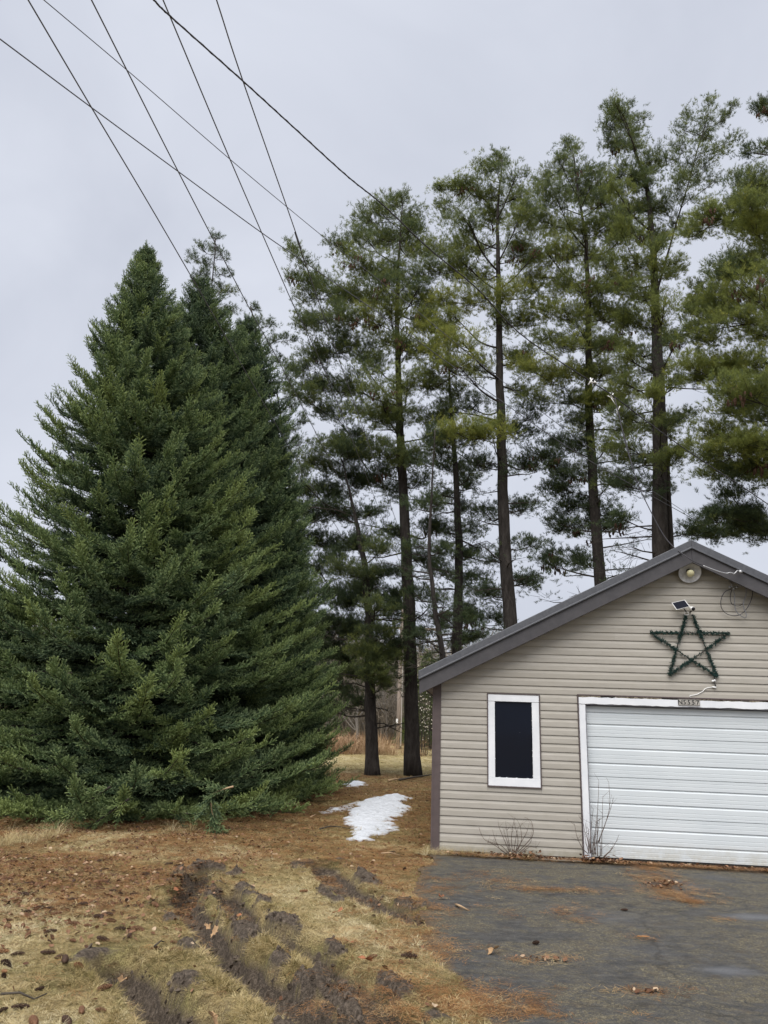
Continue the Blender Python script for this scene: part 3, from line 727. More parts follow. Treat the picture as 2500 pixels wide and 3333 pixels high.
# service drop down to the wall and its loose coil
def spl(pts, n=6):
    V_ = [Vector(p) for p in pts]; out = []
    for i in range(len(V_)-1):
        p0, p1, p2, p3 = V_[max(i-1, 0)], V_[i], V_[i+1], V_[min(i+2, len(V_)-1)]
        for q in range(n):
            t = q/n; out.append(.5*((2*p1)+(p2-p0)*t+(2*p0-5*p1+4*p2-p3)*t*t+(3*p1-p0-3*p2+p3)*t**3))
    out.append(V_[-1]); return out
dp = WP(2390, 1868, .34)
DR = empty('service_drop', tuple(dp)); tag(DR, 'black and silver drop wire hanging across the roof peak to the wall', 'wire')
pts = [at(2000, 1295, 10.5), at(2014, 1345, 10.42), at(2034, 1436, 10.34), at(2072, 1561, 10.26), at(2110, 1648, 10.2), at(2170, 1756, 10.1)] + [WP(2240, 1816, .34), WP(2289, 1841, .34)]
b = MB(); b.tube([p-Vector(dp) for p in spl(pts)], .007, 6); b.build('drop_wire', CABM, DR, True)
pts = [at(2000, 1295, 10.5)+np.array([.01, 0, 0]), at(2012, 1345, 10.44), at(2037, 1436, 10.36), at(2070, 1561, 10.28)]
b = MB(); b.tube([p-Vector(dp) for p in spl(pts)], .005, 6); b.build('support_strand', CABM, DR, True); b = MB(); pts = [WP(2289, 1841, .345), WP(2330, 1857, .34), WP(2362, 1866, .33), WP(2376, 1864, .33), WP(2392, 1868, .33)]
b.tube([p-Vector(dp) for p in spl(pts)], .008, 6); b.build('bare_messenger', MET, DR, True)['kind'] = 'stuff'
b = MB(); b.tube([WP(2388, 1870, .33)-dp, WP(2400, 1857, .30)-dp, WP(2412, 1861, .28)-dp], .008, 6); b.lathe([(0, 0), (.022, .002), (.022, .014), (0, .016)], WP(2410, 1861, .29)-dp, tuple(nW), 12); b.build('drip_hook', MET, DR, True)
cw0 = WP(2397, 1960, .05)
CO = empty('cable_coil', tuple(cw0)); tag(CO, 'loose loops of old cable hanging from a bracket right of the star', 'cable')
def loop(name, pix_, w_, r, m):
    b = MB(); b.tube([p-Vector(cw0) for p in spl([WP(x_, y_, w_+.015*math.sin(i)) for i, (x_, y_) in enumerate(pix_)])], r, 6); return b.build(name, m, CO, True)
loop('outer_loop', [(2380, 1918), (2362, 1925), (2350, 1942), (2346, 1965), (2352, 1985), (2368, 1999), (2392, 2004), (2412, 1999), (2430, 1982), (2443, 1958), (2449, 1935), (2446, 1915), (2438, 1900)], .07, .0055, CABM)
loop('lead_in', [(2392, 1868), (2410, 1878), (2422, 1893), (2429, 1915), (2428, 1938), (2420, 1960), (2422, 1980), (2429, 1998), (2426, 2011), (2408, 2002), (2396, 1988), (2391, 1965), (2391, 1940), (2388, 1922)], .09, .0065, simple('grey_cable', (.16, .16, .17), .45))
loop('inner_loop', [(2382, 1920), (2377, 1940), (2380, 1962), (2390, 1970), (2405, 1972), (2418, 1965)], .06, .0045, CABM)
b = MB()
for dx_, dy_ in ((-.05, .01), (.045, .012), (0, -.012)):
    b.lathe([(0, -.018), (.014, -.014), (.016, 0), (.014, .014), (0, .018)], WP(2388, 1914, .05)-cw0+dx_*tW+np.array([0, 0, dy_]), (tW[0], tW[1], 0), 10)
b.tube([WP(2374, 1908, .05)-cw0, WP(2400, 1912, .05)-cw0], .007, 6); b.tube([WP(2376, 1890, .01)-cw0, WP(2386, 1912, .05)-cw0], .008, 6); b.build('clevis', MET, CO, True)

# ================================================================== FOLIAGE SOURCES
def foliage_mat(name, stops, tipc=None, rough=.6, transl=.12):
    k = NT(name); c = k.ramp(k.math('ADD', k.attr('tint', True), k.math('MULTIPLY', k.math('SUBTRACT', k.rnd(), .5), .22)), stops)
    if tipc: c = k.mix(k.attr('tip'), c, k.mix(k.attr('tint', True), tipc[0], tipc[1]))
    k.col(c).rough(rough); k.p.inputs['Specular IOR Level'].default_value = .35
    if transl:
        tr = k.n('ShaderNodeBsdfTranslucent'); k.l(c, tr.inputs[0]); ms = k.n('ShaderNodeMixShader'); ms.inputs[0].default_value = transl
        k.l(k.p.outputs[0], ms.inputs[1]); k.l(tr.outputs[0], ms.inputs[2]); k.l(ms.outputs[0], k.out.inputs[0])
    return k.m
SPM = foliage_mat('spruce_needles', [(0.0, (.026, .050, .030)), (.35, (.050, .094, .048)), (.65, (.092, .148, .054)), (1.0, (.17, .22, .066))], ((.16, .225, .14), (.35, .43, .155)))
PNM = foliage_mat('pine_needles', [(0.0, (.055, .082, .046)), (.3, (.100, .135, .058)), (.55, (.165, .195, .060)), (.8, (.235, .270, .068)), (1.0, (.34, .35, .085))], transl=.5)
BARK = NT('pine_bark')
k = BARK; nz = k.noise(9, 8, .75, vec=k.co((1, 1, .25)), dist=.6)
k.col(k.ramp(nz, [(.32, (.012, .009, .008)), (.5, (.032, .027, .024)), (.7, (.064, .056, .050))])).rough(.95).bump(nz, 1.0, .05); BARK = k.m
TWG = simple('twig_bark', (.034, .028, .023), .9, .4, 25, bump=0)

def unit(v): v = np.array(v, float); return v/np.linalg.norm(v)
def spruce_spray(seed):
    r = random.Random(seed); V = []; T = []
    def needle(p, d, L_, w_, tp):
        s_ = unit(np.cross(d, [r.uniform(-1, 1), r.uniform(-1, 1), r.uniform(-1, 1)+.01]))*w_
        V.extend([p-s_, p+s_, p+d*L_]); T.extend([tp*.8, tp*.8, tp])
    def finger(p, d, L_, tipv):
        d = unit(d); nn_ = int(L_/.0042)
        u = unit(np.cross(d, [0, 0, 1.0])); w2 = np.cross(d, u)
        for i in range(nn_):
            t = i/nn_; an = i*2.4; out_ = u*math.cos(an)+w2*abs(math.sin(an))*(1 if math.sin(an) > 0 else -.45)
            dd = unit(d*.9+out_*.75); q = p+d*L_*t
            needle(q, dd, .026*(1-.10*t), .0058, tipv*min(1, max(0, t*1.5-.25)))
        V.extend([p-u*.003, p+u*.003, p+d*L_]); T.extend([0, 0, 0])
    L0 = r.uniform(.34, .42); n_ = 4
    for i in range(n_):
        t = (i+.4)/n_
        for s_ in (-1, 1):
            if r.random() < .1: continue
            p = np.array([L0*(t+r.uniform(-.06, .06)), 0, -.02*t]); ang = rad(r.uniform(38, 66)); l_ = (.06*(1-t)+.115)*r.uniform(.75, 1.2)
            d = np.array([math.cos(ang), s_*math.sin(ang), r.uniform(-.15, .65)])
            finger(p, d, l_, 1.0 if r.random() < .75 else .35)
            if r.random() < .6:
                for q in (.45,):
                    d2 = unit(d + np.array([.5, -s_*.9*(1 if q < .5 else -.6), r.uniform(-.1, .6)])); finger(p+unit(d)*l_*q, d2, l_*r.uniform(.55, .8), .9)
    for i in range(3): finger(np.array([L0*r.uniform(.2, .8), 0, 0]), np.array([.6, r.uniform(-.3, .3), r.uniform(.5, 1)]), r.uniform(.05, .09), 1.0)
    finger(np.array([0, 0, 0.0]), np.array([1, 0, .0]), L0*.7, .2); finger(np.array([L0*.7, 0, -.01]), np.array([1, 0, .25]), L0*.42, 1.0)
    V = np.array(V); me = fast_mesh('spruce_spray', V, np.arange(len(V)).reshape(-1, 3)); fattr(me, 'tip', T); return source('spruce_spray', me, SPM)
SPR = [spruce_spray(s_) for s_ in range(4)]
def pine_tuft(seed, ncl=6, nn_=20, spread=.16, wd=.0055, nl=.115, mat_=None):
    r = random.Random(seed); V = []
    for c_ in range(ncl):
        if c_ == 0: p = np.array([.20, 0, .02]); d0 = np.array([1, 0, .25])
        else:
            t = r.uniform(0, .9); sd_ = r.choice((-1, 1)); d0 = unit([.8, sd_*r.uniform(.4, 1), r.uniform(.0, .7)]); p = np.array([.18*t, 0, 0])+d0*spread*r.uniform(.4, 1)
            V.extend([p*0+np.array([.18*t, -.002, 0]), p*0+np.array([.18*t, .002, 0]), p])
        d0 = unit(d0)
        for i in range(nn_):
            q = unit(np.array([r.gauss(0, 1), r.gauss(0, 1), r.gauss(0, 1)])); d = unit(d0*r.uniform(.55, 1.3)+q*.75)
            s_ = unit(np.cross(d, q+.01))*wd; b0 = p-d0*r.uniform(0, .05)
            V.extend([b0-s_*.6, b0+s_*.6, b0+d*nl*r.uniform(.75, 1.1)])
    V = np.array(V); me = fast_mesh('pine_tuft', V, np.arange(len(V)).reshape(-1, 3)); return source('pine_tuft', me, mat_ or PNM)
PTF = [pine_tuft(s_, 6, 20, .20, .0046, .12) for s_ in range(10, 15)]
def conelet(seed):
    r = random.Random(seed); b = MB()
    for j in range(5):
        p = Vector((r.uniform(-.1, .1), r.uniform(-.1, .1), r.uniform(-.1, .05))); d = Vector((r.uniform(-.3, .3), r.uniform(-.3, .3), -1)).normalized()
        b.tube([p, p+d*.03, p+d*.09, p+d*.13], [.008, .026, .024, .006], 5)
    return source('hanging_cones', b.mesh('hanging_cones'), simple('old_cone', (.075, .042, .026), .8, .3, bump=0))
CNL = [conelet(3), conelet(4)]

# ================================================================== SPRUCES
def spruce(px_, py_top, Yd, base_py, R_, H_adj, label, seed, low=.25, tintb=0.0, dens=1.0, pw=1.08):
    r = np.random.default_rng(seed); top = at(px_[0], py_top, Yd); base = at(px_[1], base_py, Yd); base = np.array([base[0], Yd, 0.0])
    H = top[2]; T = empty('spruce_tree', tuple(base)); tag(T, label, 'tree', 'spruces on the left of the garage')
    axis_ = lambda h: base + (top-base)*np.array([h/H, h/H, 0]) + np.array([0, 0, h])
    b = MB(); hs = np.linspace(0, H, 14); b.tube([axis_(h)-base for h in hs], [max(.008, .17*(H/13)*(1-h/H)) for h in hs], 10); b.build('trunk', BARK, T, True)
    br = MB(); P = []; D = []; SC = []; TN = []
    h = low
    while h < H-.12:
        t = 1-h/H                      # 1 at the base
        Rr = R_*min(t/.78, 1.0)**pw*.97
        nb = int(9 + 5*t) ; ph_ = r.uniform(0, 6.28)
        for j in range(nb):
            az_ = ph_ + j*2*math.pi/nb + r.normal(0, .18); Lb = Rr*r.uniform(.76, 1.06)
            el0 = .46*(1-t)**1.2 + .03 - .18*t + r.normal(0, .07); dirh = np.array([math.cos(az_), math.sin(az_), 0])
            bt_ = r.normal(0, .14); hh_ = h + r.normal(0, .10); npt = 7; pts_ = []
            droop = .20*t*Lb
            for q in range(npt):
                s_ = q/(npt-1); z_ = math.tan(el0)*Lb*s_ - droop*math.sin(s_*math.pi*.75)*.9 + .09*Lb*s_**3
                pt = axis_(max(hh_, .1)) + dirh*Lb*s_ + np.array([0, 0, z_]); pt[2] = max(pt[2], .10+.08*s_); pts_.append(pt)
            br.tube([p-base for p in pts_], [max(.004, .028*(Lb/3.5)*(1-.85*q/(npt-1))) for q in range(npt)], 3, cap=False)
            ns_ = max(4, int(Lb*8.0*dens)); lat = np.array([-dirh[1], dirh[0], 0])
            for q in range(ns_):
                s_ = (.18 + .82*(q+r.random())/ns_) if Lb > .8 else (q+.5)/ns_; s_ = min(s_, 1.0); i0 = min(int(s_*(npt-1)), npt-2); f_ = s_*(npt-1)-i0
                p = pts_[i0]*(1-f_)+pts_[i0+1]*f_; tang = unit(pts_[i0+1]-pts_[i0])
                wlat = (1.08-s_)*.62*Lb*.62
                k_ = r.choice((-1, 1)); nside = 1 if s_ > .88 else (2 if s_ > .6 else 3)
                for m_ in range(nside):
                    off = 0 if m_ == 0 else k_*r.uniform(.1, 1)*wlat; k_ = -k_
                    d = unit(tang*1.0 + lat*(k_*r.uniform(.25, .95) if s_ < .92 else r.normal(0, .2)) + np.array([0, 0, r.uniform(-.12, .30)+.45*s_*(s_ > .8)]))
                    P.append(p + lat*off + dirh*abs(off)*.25 + np.array([0, 0, -.18*abs(off)])); D.append(d)
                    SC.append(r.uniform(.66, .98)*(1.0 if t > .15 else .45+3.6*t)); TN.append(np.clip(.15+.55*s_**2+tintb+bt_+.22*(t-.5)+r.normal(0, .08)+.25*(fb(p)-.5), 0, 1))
        h += (.16+.10*t)*r.uniform(.85, 1.15)
    # leader
    for q in range(9):
        hh_ = H-.05-q*.07; a_ = r.uniform(0, 6.28); P.append(axis_(hh_)); D.append(unit([math.cos(a_)*.45, math.sin(a_)*.45, 1])); SC.append(.30+.04*q); TN.append(.5)
    for q in range(4): P.append(axis_(H-.1-.12*q)); D.append(np.array([.05*q, .02, 1.0])); SC.append(.6); TN.append(.5)
    for q in range(9): pass
    o = br.build('branches', TWG, T); o['kind'] = 'stuff'
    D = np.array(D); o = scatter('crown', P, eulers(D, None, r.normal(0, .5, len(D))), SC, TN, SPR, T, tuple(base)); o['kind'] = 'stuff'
    return len(P)
def fb(p): return float(fbm(np.array([p[0]*.9+p[1]*.5]), np.array([p[2]*.9]), 77, 3)[0])
cnt = 0
cnt += spruce((475, 440), 800, 15.0, 2560, 3.9, 0, 'tallest spruce, broad with drooping branches, at the left edge of the lawn', 1, tintb=.10)
cnt += spruce((655, 672), 915, 17.2, 2540, 3.1, 0, 'middle spruce tucked behind the right flank of the tallest spruce', 2, tintb=-.05, pw=.72)
cnt += spruce((800, 822), 1040, 18.0, 2540, 2.25, 0, 'narrow spruce on the right of the spruce clump, dark trunk showing', 3, tintb=-.08, pw=.66)
cnt += spruce((885, 905), 1420, 18.9, 2540, 1.35, 0, 'shortest spruce, rightmost of the clump beside the snow patch', 4, tintb=-.10, pw=.7)
cnt += spruce((30, 0), 1930, 14.6, 2560, 2.3, 0, 'smaller spruce half cut off by the left edge of the photo', 5, tintb=.0)

# ================================================================== WHITE PINES
DS = 2500/1659.
def pine(name_label, Y0, trunk, tr_px, pads, seed, group='white pines behind the garage', depthR=2.6, dens=1.0, cones=0, stubs=8, nonpad=True, tb=0.0):
    """trunk: display points; pads: (x, y, r, tint)"""
    r = np.random.default_rng(seed)
    tp = [at(x_*DS, y_*DS, Y0) for x_, y_ in trunk]
    base = np.array([tp[0][0], Y0, 0.0]); T = empty('pine_tree', tuple(base)); tag(T, name_label, 'tree', group)
    if tp[0][2] > .3: tp = [np.array([tp[0][0]+(tp[0][0]-tp[1][0])*.2, Y0, -.1])] + tp
    else: tp[0][2] = -.1
    H = tp[-1][2]; r0 = tr_px/2*DS/FPX*Y0*1.02
    zz = np.array([p[2] for p in tp]); xx = np.array([p[0] for p in tp])
    tx = lambda z: np.array([np.interp(z, zz, xx), Y0 + .12*math.sin(z*.4+seed), z])
    b = MB(); hs = np.linspace(-.1, H, 30)
    rf = lambda z: max(.02, r0*(1+.35*math.exp(-max(z, 0)*2.2))*(1-.93*(max(z, 0)/H)**1.3))
    b.tube([tx(h) + np.array([r.normal(0, .012), r.normal(0, .012), 0]) - base for h in hs], [rf(h)*r.uniform(.96, 1.04) for h in hs], 12); b.build('trunk', BARK, T, True)
    br = MB(); P = []; D = []; SC = []; TN = []; PC_ = []
    pads2 = []
    for (a_, b_, c_, e_) in pads:
        pads2.append((a_, b_, c_*1.3, e_))
        if depthR > 1.2 and r.random() < .55: pads2.append((a_+r.uniform(-.9, .9)*c_, b_+r.uniform(-.7, .8)*c_, c_*r.uniform(.7, 1.0), e_*.85))
    nodes = []
    pads2.sort(key=lambda q: abs(at(q[0]*DS, q[1]*DS, Y0)[0]-tx(at(q[0]*DS, q[1]*DS, Y0)[2])[0]))
    for (dx_, dy_, rr_, tn) in pads2:
        c0 = at(dx_*DS, dy_*DS, Y0); hd = abs(c0[0]-tx(c0[2])[0])
        R_ = max(depthR, hd*1.05); dyy = r.uniform(-1, 1)*math.sqrt(max(R_**2-hd**2, .05))*.8
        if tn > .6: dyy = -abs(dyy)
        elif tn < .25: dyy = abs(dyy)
        c = at(dx_*DS, dy_*DS, Y0+dyy); rad_ = rr_*DS/FPX*(Y0+dyy)
        za = max(1.5, c[2]-max(.15, (.05+r.uniform(0, .25)+.40*(c[2]/H)**2)*np.hypot(c[0]-tx(c[2])[0], dyy))); za = min(za, H-.1); A = tx(za)
        best = None
        for (nd, dn) in nodes:
            dd = np.linalg.norm(c-nd); dc = np.hypot(c[0]-tx(c[2])[0], dyy)
            if dn < dc*.9 and dd < dc*.75 and nd[2] < c[2]+.25 and (best is None or dd < best[0]): best = (dd, nd)
        rlk = 1.0
        if best is not None: A = best[1]; rlk = .45
        v_ = c-A; Ln = np.linalg.norm(v_)
        midp = A + v_*.5 + np.array([0, 0, -.06*Ln]) + r.normal(0, .06*Ln, 3)*.6; sp_ = spl([A, A+v_*.25+(midp-A-v_*.5)*.7, midp, A+v_*.78+(midp-A-v_*.5)*.4, c], 3)
        rl = min(rf(za)*.42, .012+.012*Ln)*rlk; n_ = len(sp_)
        for qn in (n_//2, (3*n_)//4): nodes.append((np.array(sp_[qn]), np.hypot(sp_[qn][0]-tx(sp_[qn][2])[0], sp_[qn][1]-Y0)))
        br.tube([p-Vector(base) for p in sp_], [rl*(1-.8*i/(n_-1))+.004 for i in range(n_)], 5, cap=False)
        out_ = unit([v_[0], v_[1], .25*Ln+.3]); nt_ = int(118*dens*(rad_/.6)**2*1.0)+14
        hubs = []
        for j in range(max(5, int(9*rad_/.6))):
            a = r.uniform(0, 6.28); e = r.uniform(0, 1)**.6; q = c + np.array([math.cos(a)*e*rad_, math.sin(a)*e*rad_*1.0, r.normal(.05, .26)*rad_+.18*rad_*e])
            s0 = sp_[r.integers(n_//2, n_)]; s0 = np.array(s0); m_ = (s0+q)/2 + r.normal(0, .05*rad_, 3)
            br.tube([s0-base, m_-base, q-base], [rl*.35+.004, .006, .003], 3, cap=False); hubs.append((s0, q))
        for j in range(nt_):
            s0, q = hubs[r.integers(0, len(hubs))]; f_ = r.uniform(.25, 1.08); p = s0*(1-f_)+q*f_ + r.normal(0, .27*rad_+.05, 3)*np.array([1, 1, .40])
            d = unit(unit(q-s0+1e-4)*.7 + out_*.35 + r.normal(0, .40, 3) + np.array([0, 0, .45]))
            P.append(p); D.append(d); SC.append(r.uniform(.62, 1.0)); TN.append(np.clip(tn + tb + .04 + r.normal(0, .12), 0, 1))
        if cones and r.random() < cones:
            for j in range(r.integers(2, 6)): PC_.append(c + r.normal(0, .35*rad_, 3)*np.array([1, 1, .4]) + np.array([0, 0, -.1*rad_]))
    for j in range(stubs):      # dead lower limbs
        z_ = r.uniform(.12, .62)*H; a = r.uniform(0, 6.28); Ln = r.uniform(.6, 2.6); A = tx(z_); d = np.array([math.cos(a), math.sin(a)*.6, r.uniform(-.15, .25)])
        p_ = [A, A+d*Ln*.35+r.normal(0, .05, 3), A+d*Ln*.7+r.normal(0, .09, 3), A+d*Ln+r.normal(0, .12, 3)]; br.tube([q-base for q in p_], [.032, .022, .014, .004], 4, cap=False)
        for m_ in range(8):
            f_ = r.uniform(.3, 1); q = A+d*Ln*f_; e = unit(d+r.normal(0, .6, 3))
            if z_ > 2.6 and j % 3 and depthR > 1.2:
                for w_ in range(3): P.append(q+e*.25*Ln+r.normal(0, .10, 3)); D.append(unit(e+r.normal(0, .4, 3)+np.array([0, 0, .3]))); SC.append(r.uniform(.55, .9)); TN.append(.15)
            br.tube([q-base, q+e*.25*Ln-base], [.008, .003], 3, cap=False)
    o = br.build('branches', TWG, T); o['kind'] = 'stuff'
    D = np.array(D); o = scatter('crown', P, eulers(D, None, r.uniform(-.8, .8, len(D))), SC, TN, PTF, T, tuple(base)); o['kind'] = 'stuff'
    if PC_:
        n_ = len(PC_); o = scatter('cones', PC_, np.stack([np.zeros(n_), np.zeros(n_), r.uniform(0, 6.28, n_)], 1), r.uniform(.8, 1.3, n_), np.zeros(n_), CNL, T, tuple(base)); o['kind'] = 'stuff'
    return len(P)
y_ = .84; m_ = .56; d_ = .16; l_ = .38  # lit pads tinted yellow, interior and back pads dark: light painted by tint
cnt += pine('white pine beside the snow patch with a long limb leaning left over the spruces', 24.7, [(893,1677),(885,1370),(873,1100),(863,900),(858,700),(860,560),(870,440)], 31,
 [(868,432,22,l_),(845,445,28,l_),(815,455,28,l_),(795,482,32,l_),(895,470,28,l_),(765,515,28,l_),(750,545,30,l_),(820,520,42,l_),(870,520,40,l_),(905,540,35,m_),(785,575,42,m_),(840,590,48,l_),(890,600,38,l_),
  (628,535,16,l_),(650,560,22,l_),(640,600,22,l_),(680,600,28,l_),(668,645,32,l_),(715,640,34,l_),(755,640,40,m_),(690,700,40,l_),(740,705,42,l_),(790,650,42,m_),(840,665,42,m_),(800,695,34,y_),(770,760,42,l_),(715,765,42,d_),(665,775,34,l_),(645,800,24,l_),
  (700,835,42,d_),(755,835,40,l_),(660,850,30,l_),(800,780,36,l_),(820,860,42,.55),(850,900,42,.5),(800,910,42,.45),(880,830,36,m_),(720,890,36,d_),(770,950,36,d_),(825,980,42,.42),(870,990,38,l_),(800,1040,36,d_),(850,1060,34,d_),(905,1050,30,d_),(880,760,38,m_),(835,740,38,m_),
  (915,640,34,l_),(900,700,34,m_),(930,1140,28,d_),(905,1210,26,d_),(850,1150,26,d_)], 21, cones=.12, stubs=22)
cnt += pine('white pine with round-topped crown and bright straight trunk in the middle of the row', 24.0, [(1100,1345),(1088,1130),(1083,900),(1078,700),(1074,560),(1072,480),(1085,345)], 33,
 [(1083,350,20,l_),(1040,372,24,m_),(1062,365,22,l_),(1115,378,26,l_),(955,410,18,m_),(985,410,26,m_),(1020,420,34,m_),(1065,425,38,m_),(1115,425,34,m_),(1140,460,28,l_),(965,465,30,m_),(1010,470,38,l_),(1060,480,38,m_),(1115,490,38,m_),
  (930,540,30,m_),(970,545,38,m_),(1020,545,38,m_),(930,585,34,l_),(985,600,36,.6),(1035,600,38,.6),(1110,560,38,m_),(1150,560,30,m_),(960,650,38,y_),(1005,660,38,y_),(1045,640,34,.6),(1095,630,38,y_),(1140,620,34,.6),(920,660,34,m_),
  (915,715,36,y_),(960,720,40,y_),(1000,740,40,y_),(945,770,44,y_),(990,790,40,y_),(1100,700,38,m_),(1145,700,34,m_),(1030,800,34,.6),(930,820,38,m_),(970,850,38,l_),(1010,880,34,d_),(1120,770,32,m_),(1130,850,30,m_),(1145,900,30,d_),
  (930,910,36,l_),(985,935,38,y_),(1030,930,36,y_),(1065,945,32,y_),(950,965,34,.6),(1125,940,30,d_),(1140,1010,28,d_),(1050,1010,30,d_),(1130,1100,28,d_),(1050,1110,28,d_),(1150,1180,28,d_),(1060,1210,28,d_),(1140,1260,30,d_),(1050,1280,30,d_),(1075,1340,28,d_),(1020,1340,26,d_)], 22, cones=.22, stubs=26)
cnt += pine('white pine with dense yellowish crown, second from the right behind the roof slope', 24.8, [(1298,1255),(1283,1040),(1271,860),(1268,660),(1265,520),(1240,330)], 30,
 [(1232,322,20,l_),(1205,340,24,l_),(1182,385,28,m_),(1225,370,32,l_),(1265,375,34,l_),(1305,395,28,l_),(1160,420,20,m_),(1200,425,38,l_),(1250,430,42,l_),(1300,440,38,l_),(1330,470,34,l_),(1165,475,30,m_),(1205,490,40,.6),(1255,495,42,m_),(1305,500,40,l_),(1340,525,34,m_),
  (1180,545,38,.7),(1225,550,42,m_),(1275,560,42,m_),(1325,570,38,m_),(1160,600,32,.7),(1205,615,40,.6),(1255,620,42,m_),(1305,625,40,m_),(1345,620,34,m_),(1175,670,38,.7),(1220,680,42,.7),(1270,690,42,m_),(1315,690,40,.6),(1350,690,34,m_),(1190,735,36,m_),(1240,745,40,.7),(1290,745,40,.6),(1335,750,36,m_),
  (1125,795,28,y_),(1160,805,36,y_),(1205,810,40,y_),(1250,810,38,m_),(1300,810,38,.6),(1345,810,32,m_),(1155,860,30,m_),(1225,865,34,l_),(1280,870,36,.75),(1325,875,36,.7),(1250,910,32,l_),(1195,965,34,d_),(1170,985,26,d_),(1235,975,34,d_),(1270,935,28,.6),(1310,960,32,m_),(1350,930,30,m_),
  (1230,1030,36,d_),(1280,1030,34,.45),(1200,1060,30,d_),(1320,1040,30,.4),(1230,1090,34,d_),(1285,1105,34,d_),(1245,1150,34,d_),(1310,1140,28,d_),(1205,1130,26,d_),(1190,1200,30,d_),(1250,1210,30,d_)], 23, cones=.25, stubs=26)
cnt += pine('tallest white pine with a forked top, thick trunk rising behind the garage peak', 21.5, [(1431,1205),(1428,1040),(1422,880),(1415,720),(1411,560),(1400,400),(1352,250)], 44,
 [(1330,225,16,l_),(1318,245,18,l_),(1345,245,22,l_),(1325,280,26,l_),(1355,280,28,l_),(1385,262,16,l_),(1335,325,32,l_),(1375,320,30,l_),(1400,350,30,l_),(1350,370,36,l_),(1395,400,38,l_),(1330,410,30,m_),(1360,450,38,m_),(1410,450,38,l_),(1340,500,32,m_),(1385,510,38,m_),(1430,520,34,m_),
  (1370,570,36,m_),(1415,580,38,.6),(1455,590,24,m_),(1345,610,30,m_),(1390,640,38,m_),(1435,660,34,.6),(1360,690,34,m_),(1410,715,36,.65),(1450,740,28,m_),(1380,770,34,.6),(1345,770,28,m_),(1420,800,32,m_),(1360,850,34,.6),(1400,850,32,.7),(1450,830,26,m_),(1345,900,28,m_),(1395,920,34,m_),(1440,935,30,.5),(1480,900,24,l_),
  (1350,980,32,m_),(1385,1000,34,.5),(1440,1000,34,.5),(1350,1050,28,d_),(1410,1060,28,d_),(1475,985,24,m_),(1340,1120,22,d_),(1490,1150,32,d_),(1540,1160,34,d_),(1590,1150,36,d_)], 24, depthR=2.2, cones=.15, stubs=18)
cnt += pine('right fork of the forked pine, airy boughs fanning to the upper right', 21.6, [(1415,640),(1440,560),(1475,440),(1530,245)], 14,
 [(1480,250,14,l_),(1475,280,20,l_),(1530,225,14,l_),(1535,255,20,l_),(1580,240,15,l_),(1560,262,16,l_),(1505,290,22,l_),(1535,300,22,l_),(1588,300,14,l_),(1560,320,20,l_),(1470,320,24,l_),(1505,340,26,l_),(1540,350,20,l_),(1450,350,26,l_),(1480,380,28,l_),(1515,390,22,l_),(1545,390,14,l_),(1455,410,30,l_),(1490,430,24,l_),(1440,460,28,l_),(1465,490,22,l_)], 25, depthR=1.0, stubs=1, dens=.75)
cnt += pine('large near pine at the right edge with heavy olive boughs reaching left', 17.5, [(1745,1300),(1738,1000),(1725,700),(1700,400),(1690,170)], 62,
 [(1642,235,16,d_),(1655,250,18,l_),(1622,330,20,d_),(1650,320,22,l_),(1605,395,24,l_),(1640,390,28,l_),(1580,440,30,l_),(1620,440,38,m_),(1655,430,38,m_),(1540,470,34,.65),(1580,480,40,.7),(1625,490,44,.7),(1660,500,44,.6),(1505,495,26,.6),(1655,560,44,m_),(1600,575,38,l_),(1560,590,34,l_),(1520,630,34,m_),(1565,640,44,.6),(1620,625,48,.7),(1665,650,50,.6),
  (1500,670,28,.6),(1540,690,38,m_),(1595,700,48,.65),(1645,720,50,.7),(1490,715,26,m_),(1530,745,34,m_),(1500,800,32,.7),(1540,800,42,.75),(1590,795,48,.75),(1640,795,50,.7),(1560,840,38,.6),(1610,850,48,.6),(1660,860,50,m_),(1590,895,44,m_),(1640,910,48,.6),(1560,940,44,.65),(1600,960,48,.7),(1650,970,50,.65),(1530,975,34,.6),(1550,1020,40,m_),(1600,1030,44,m_),(1650,1030,44,m_),(1580,1070,36,d_),(1620,1110,38,d_),(1590,1140,38,d_),(1650,1150,40,d_),(1545,1130,30,d_)] + [(1790+((i*67) % 150), 330+i*34, 46, (.6, .5, .35)[i % 3]) for i in range(24)], 26, group='pines at the right edge', depthR=3.0, dens=1.35, cones=.15, stubs=4)
cnt += pine('thin dark pine leaning left just behind the garage eave', 22.0, [(958,1425),(948,1370),(925,1200),(932,1050),(940,930)], 16,
 [(935,940,24,d_),(960,990,26,d_),(910,1000,24,d_),(900,1100,22,d_),(950,1090,24,d_),(905,1180,24,d_),(950,1190,22,d_),(900,1290,22,d_),(960,1300,22,d_),(905,1380,20,d_)], 27, stubs=20, dens=.8)
cnt += pine('forked dark-trunked pine between the leaning pine and the straight pine', 25.5, [(985,1405),(992,1200),(986,1040),(975,860),(965,720)], 26,
 [(960,900,30,d_),(1000,960,30,d_),(960,1010,34,d_),(1010,1040,30,d_),(950,1070,30,d_),(1000,1100,30,d_),(1030,1150,26,d_),(960,1150,30,d_),(1010,1200,28,d_),(960,1240,28,d_),(1020,1260,30,d_),(1000,1320,30,d_),(950,1350,26,d_),(1030,1380,28,d_),(1000,1390,24,d_)], 28, stubs=24, dens=.9)
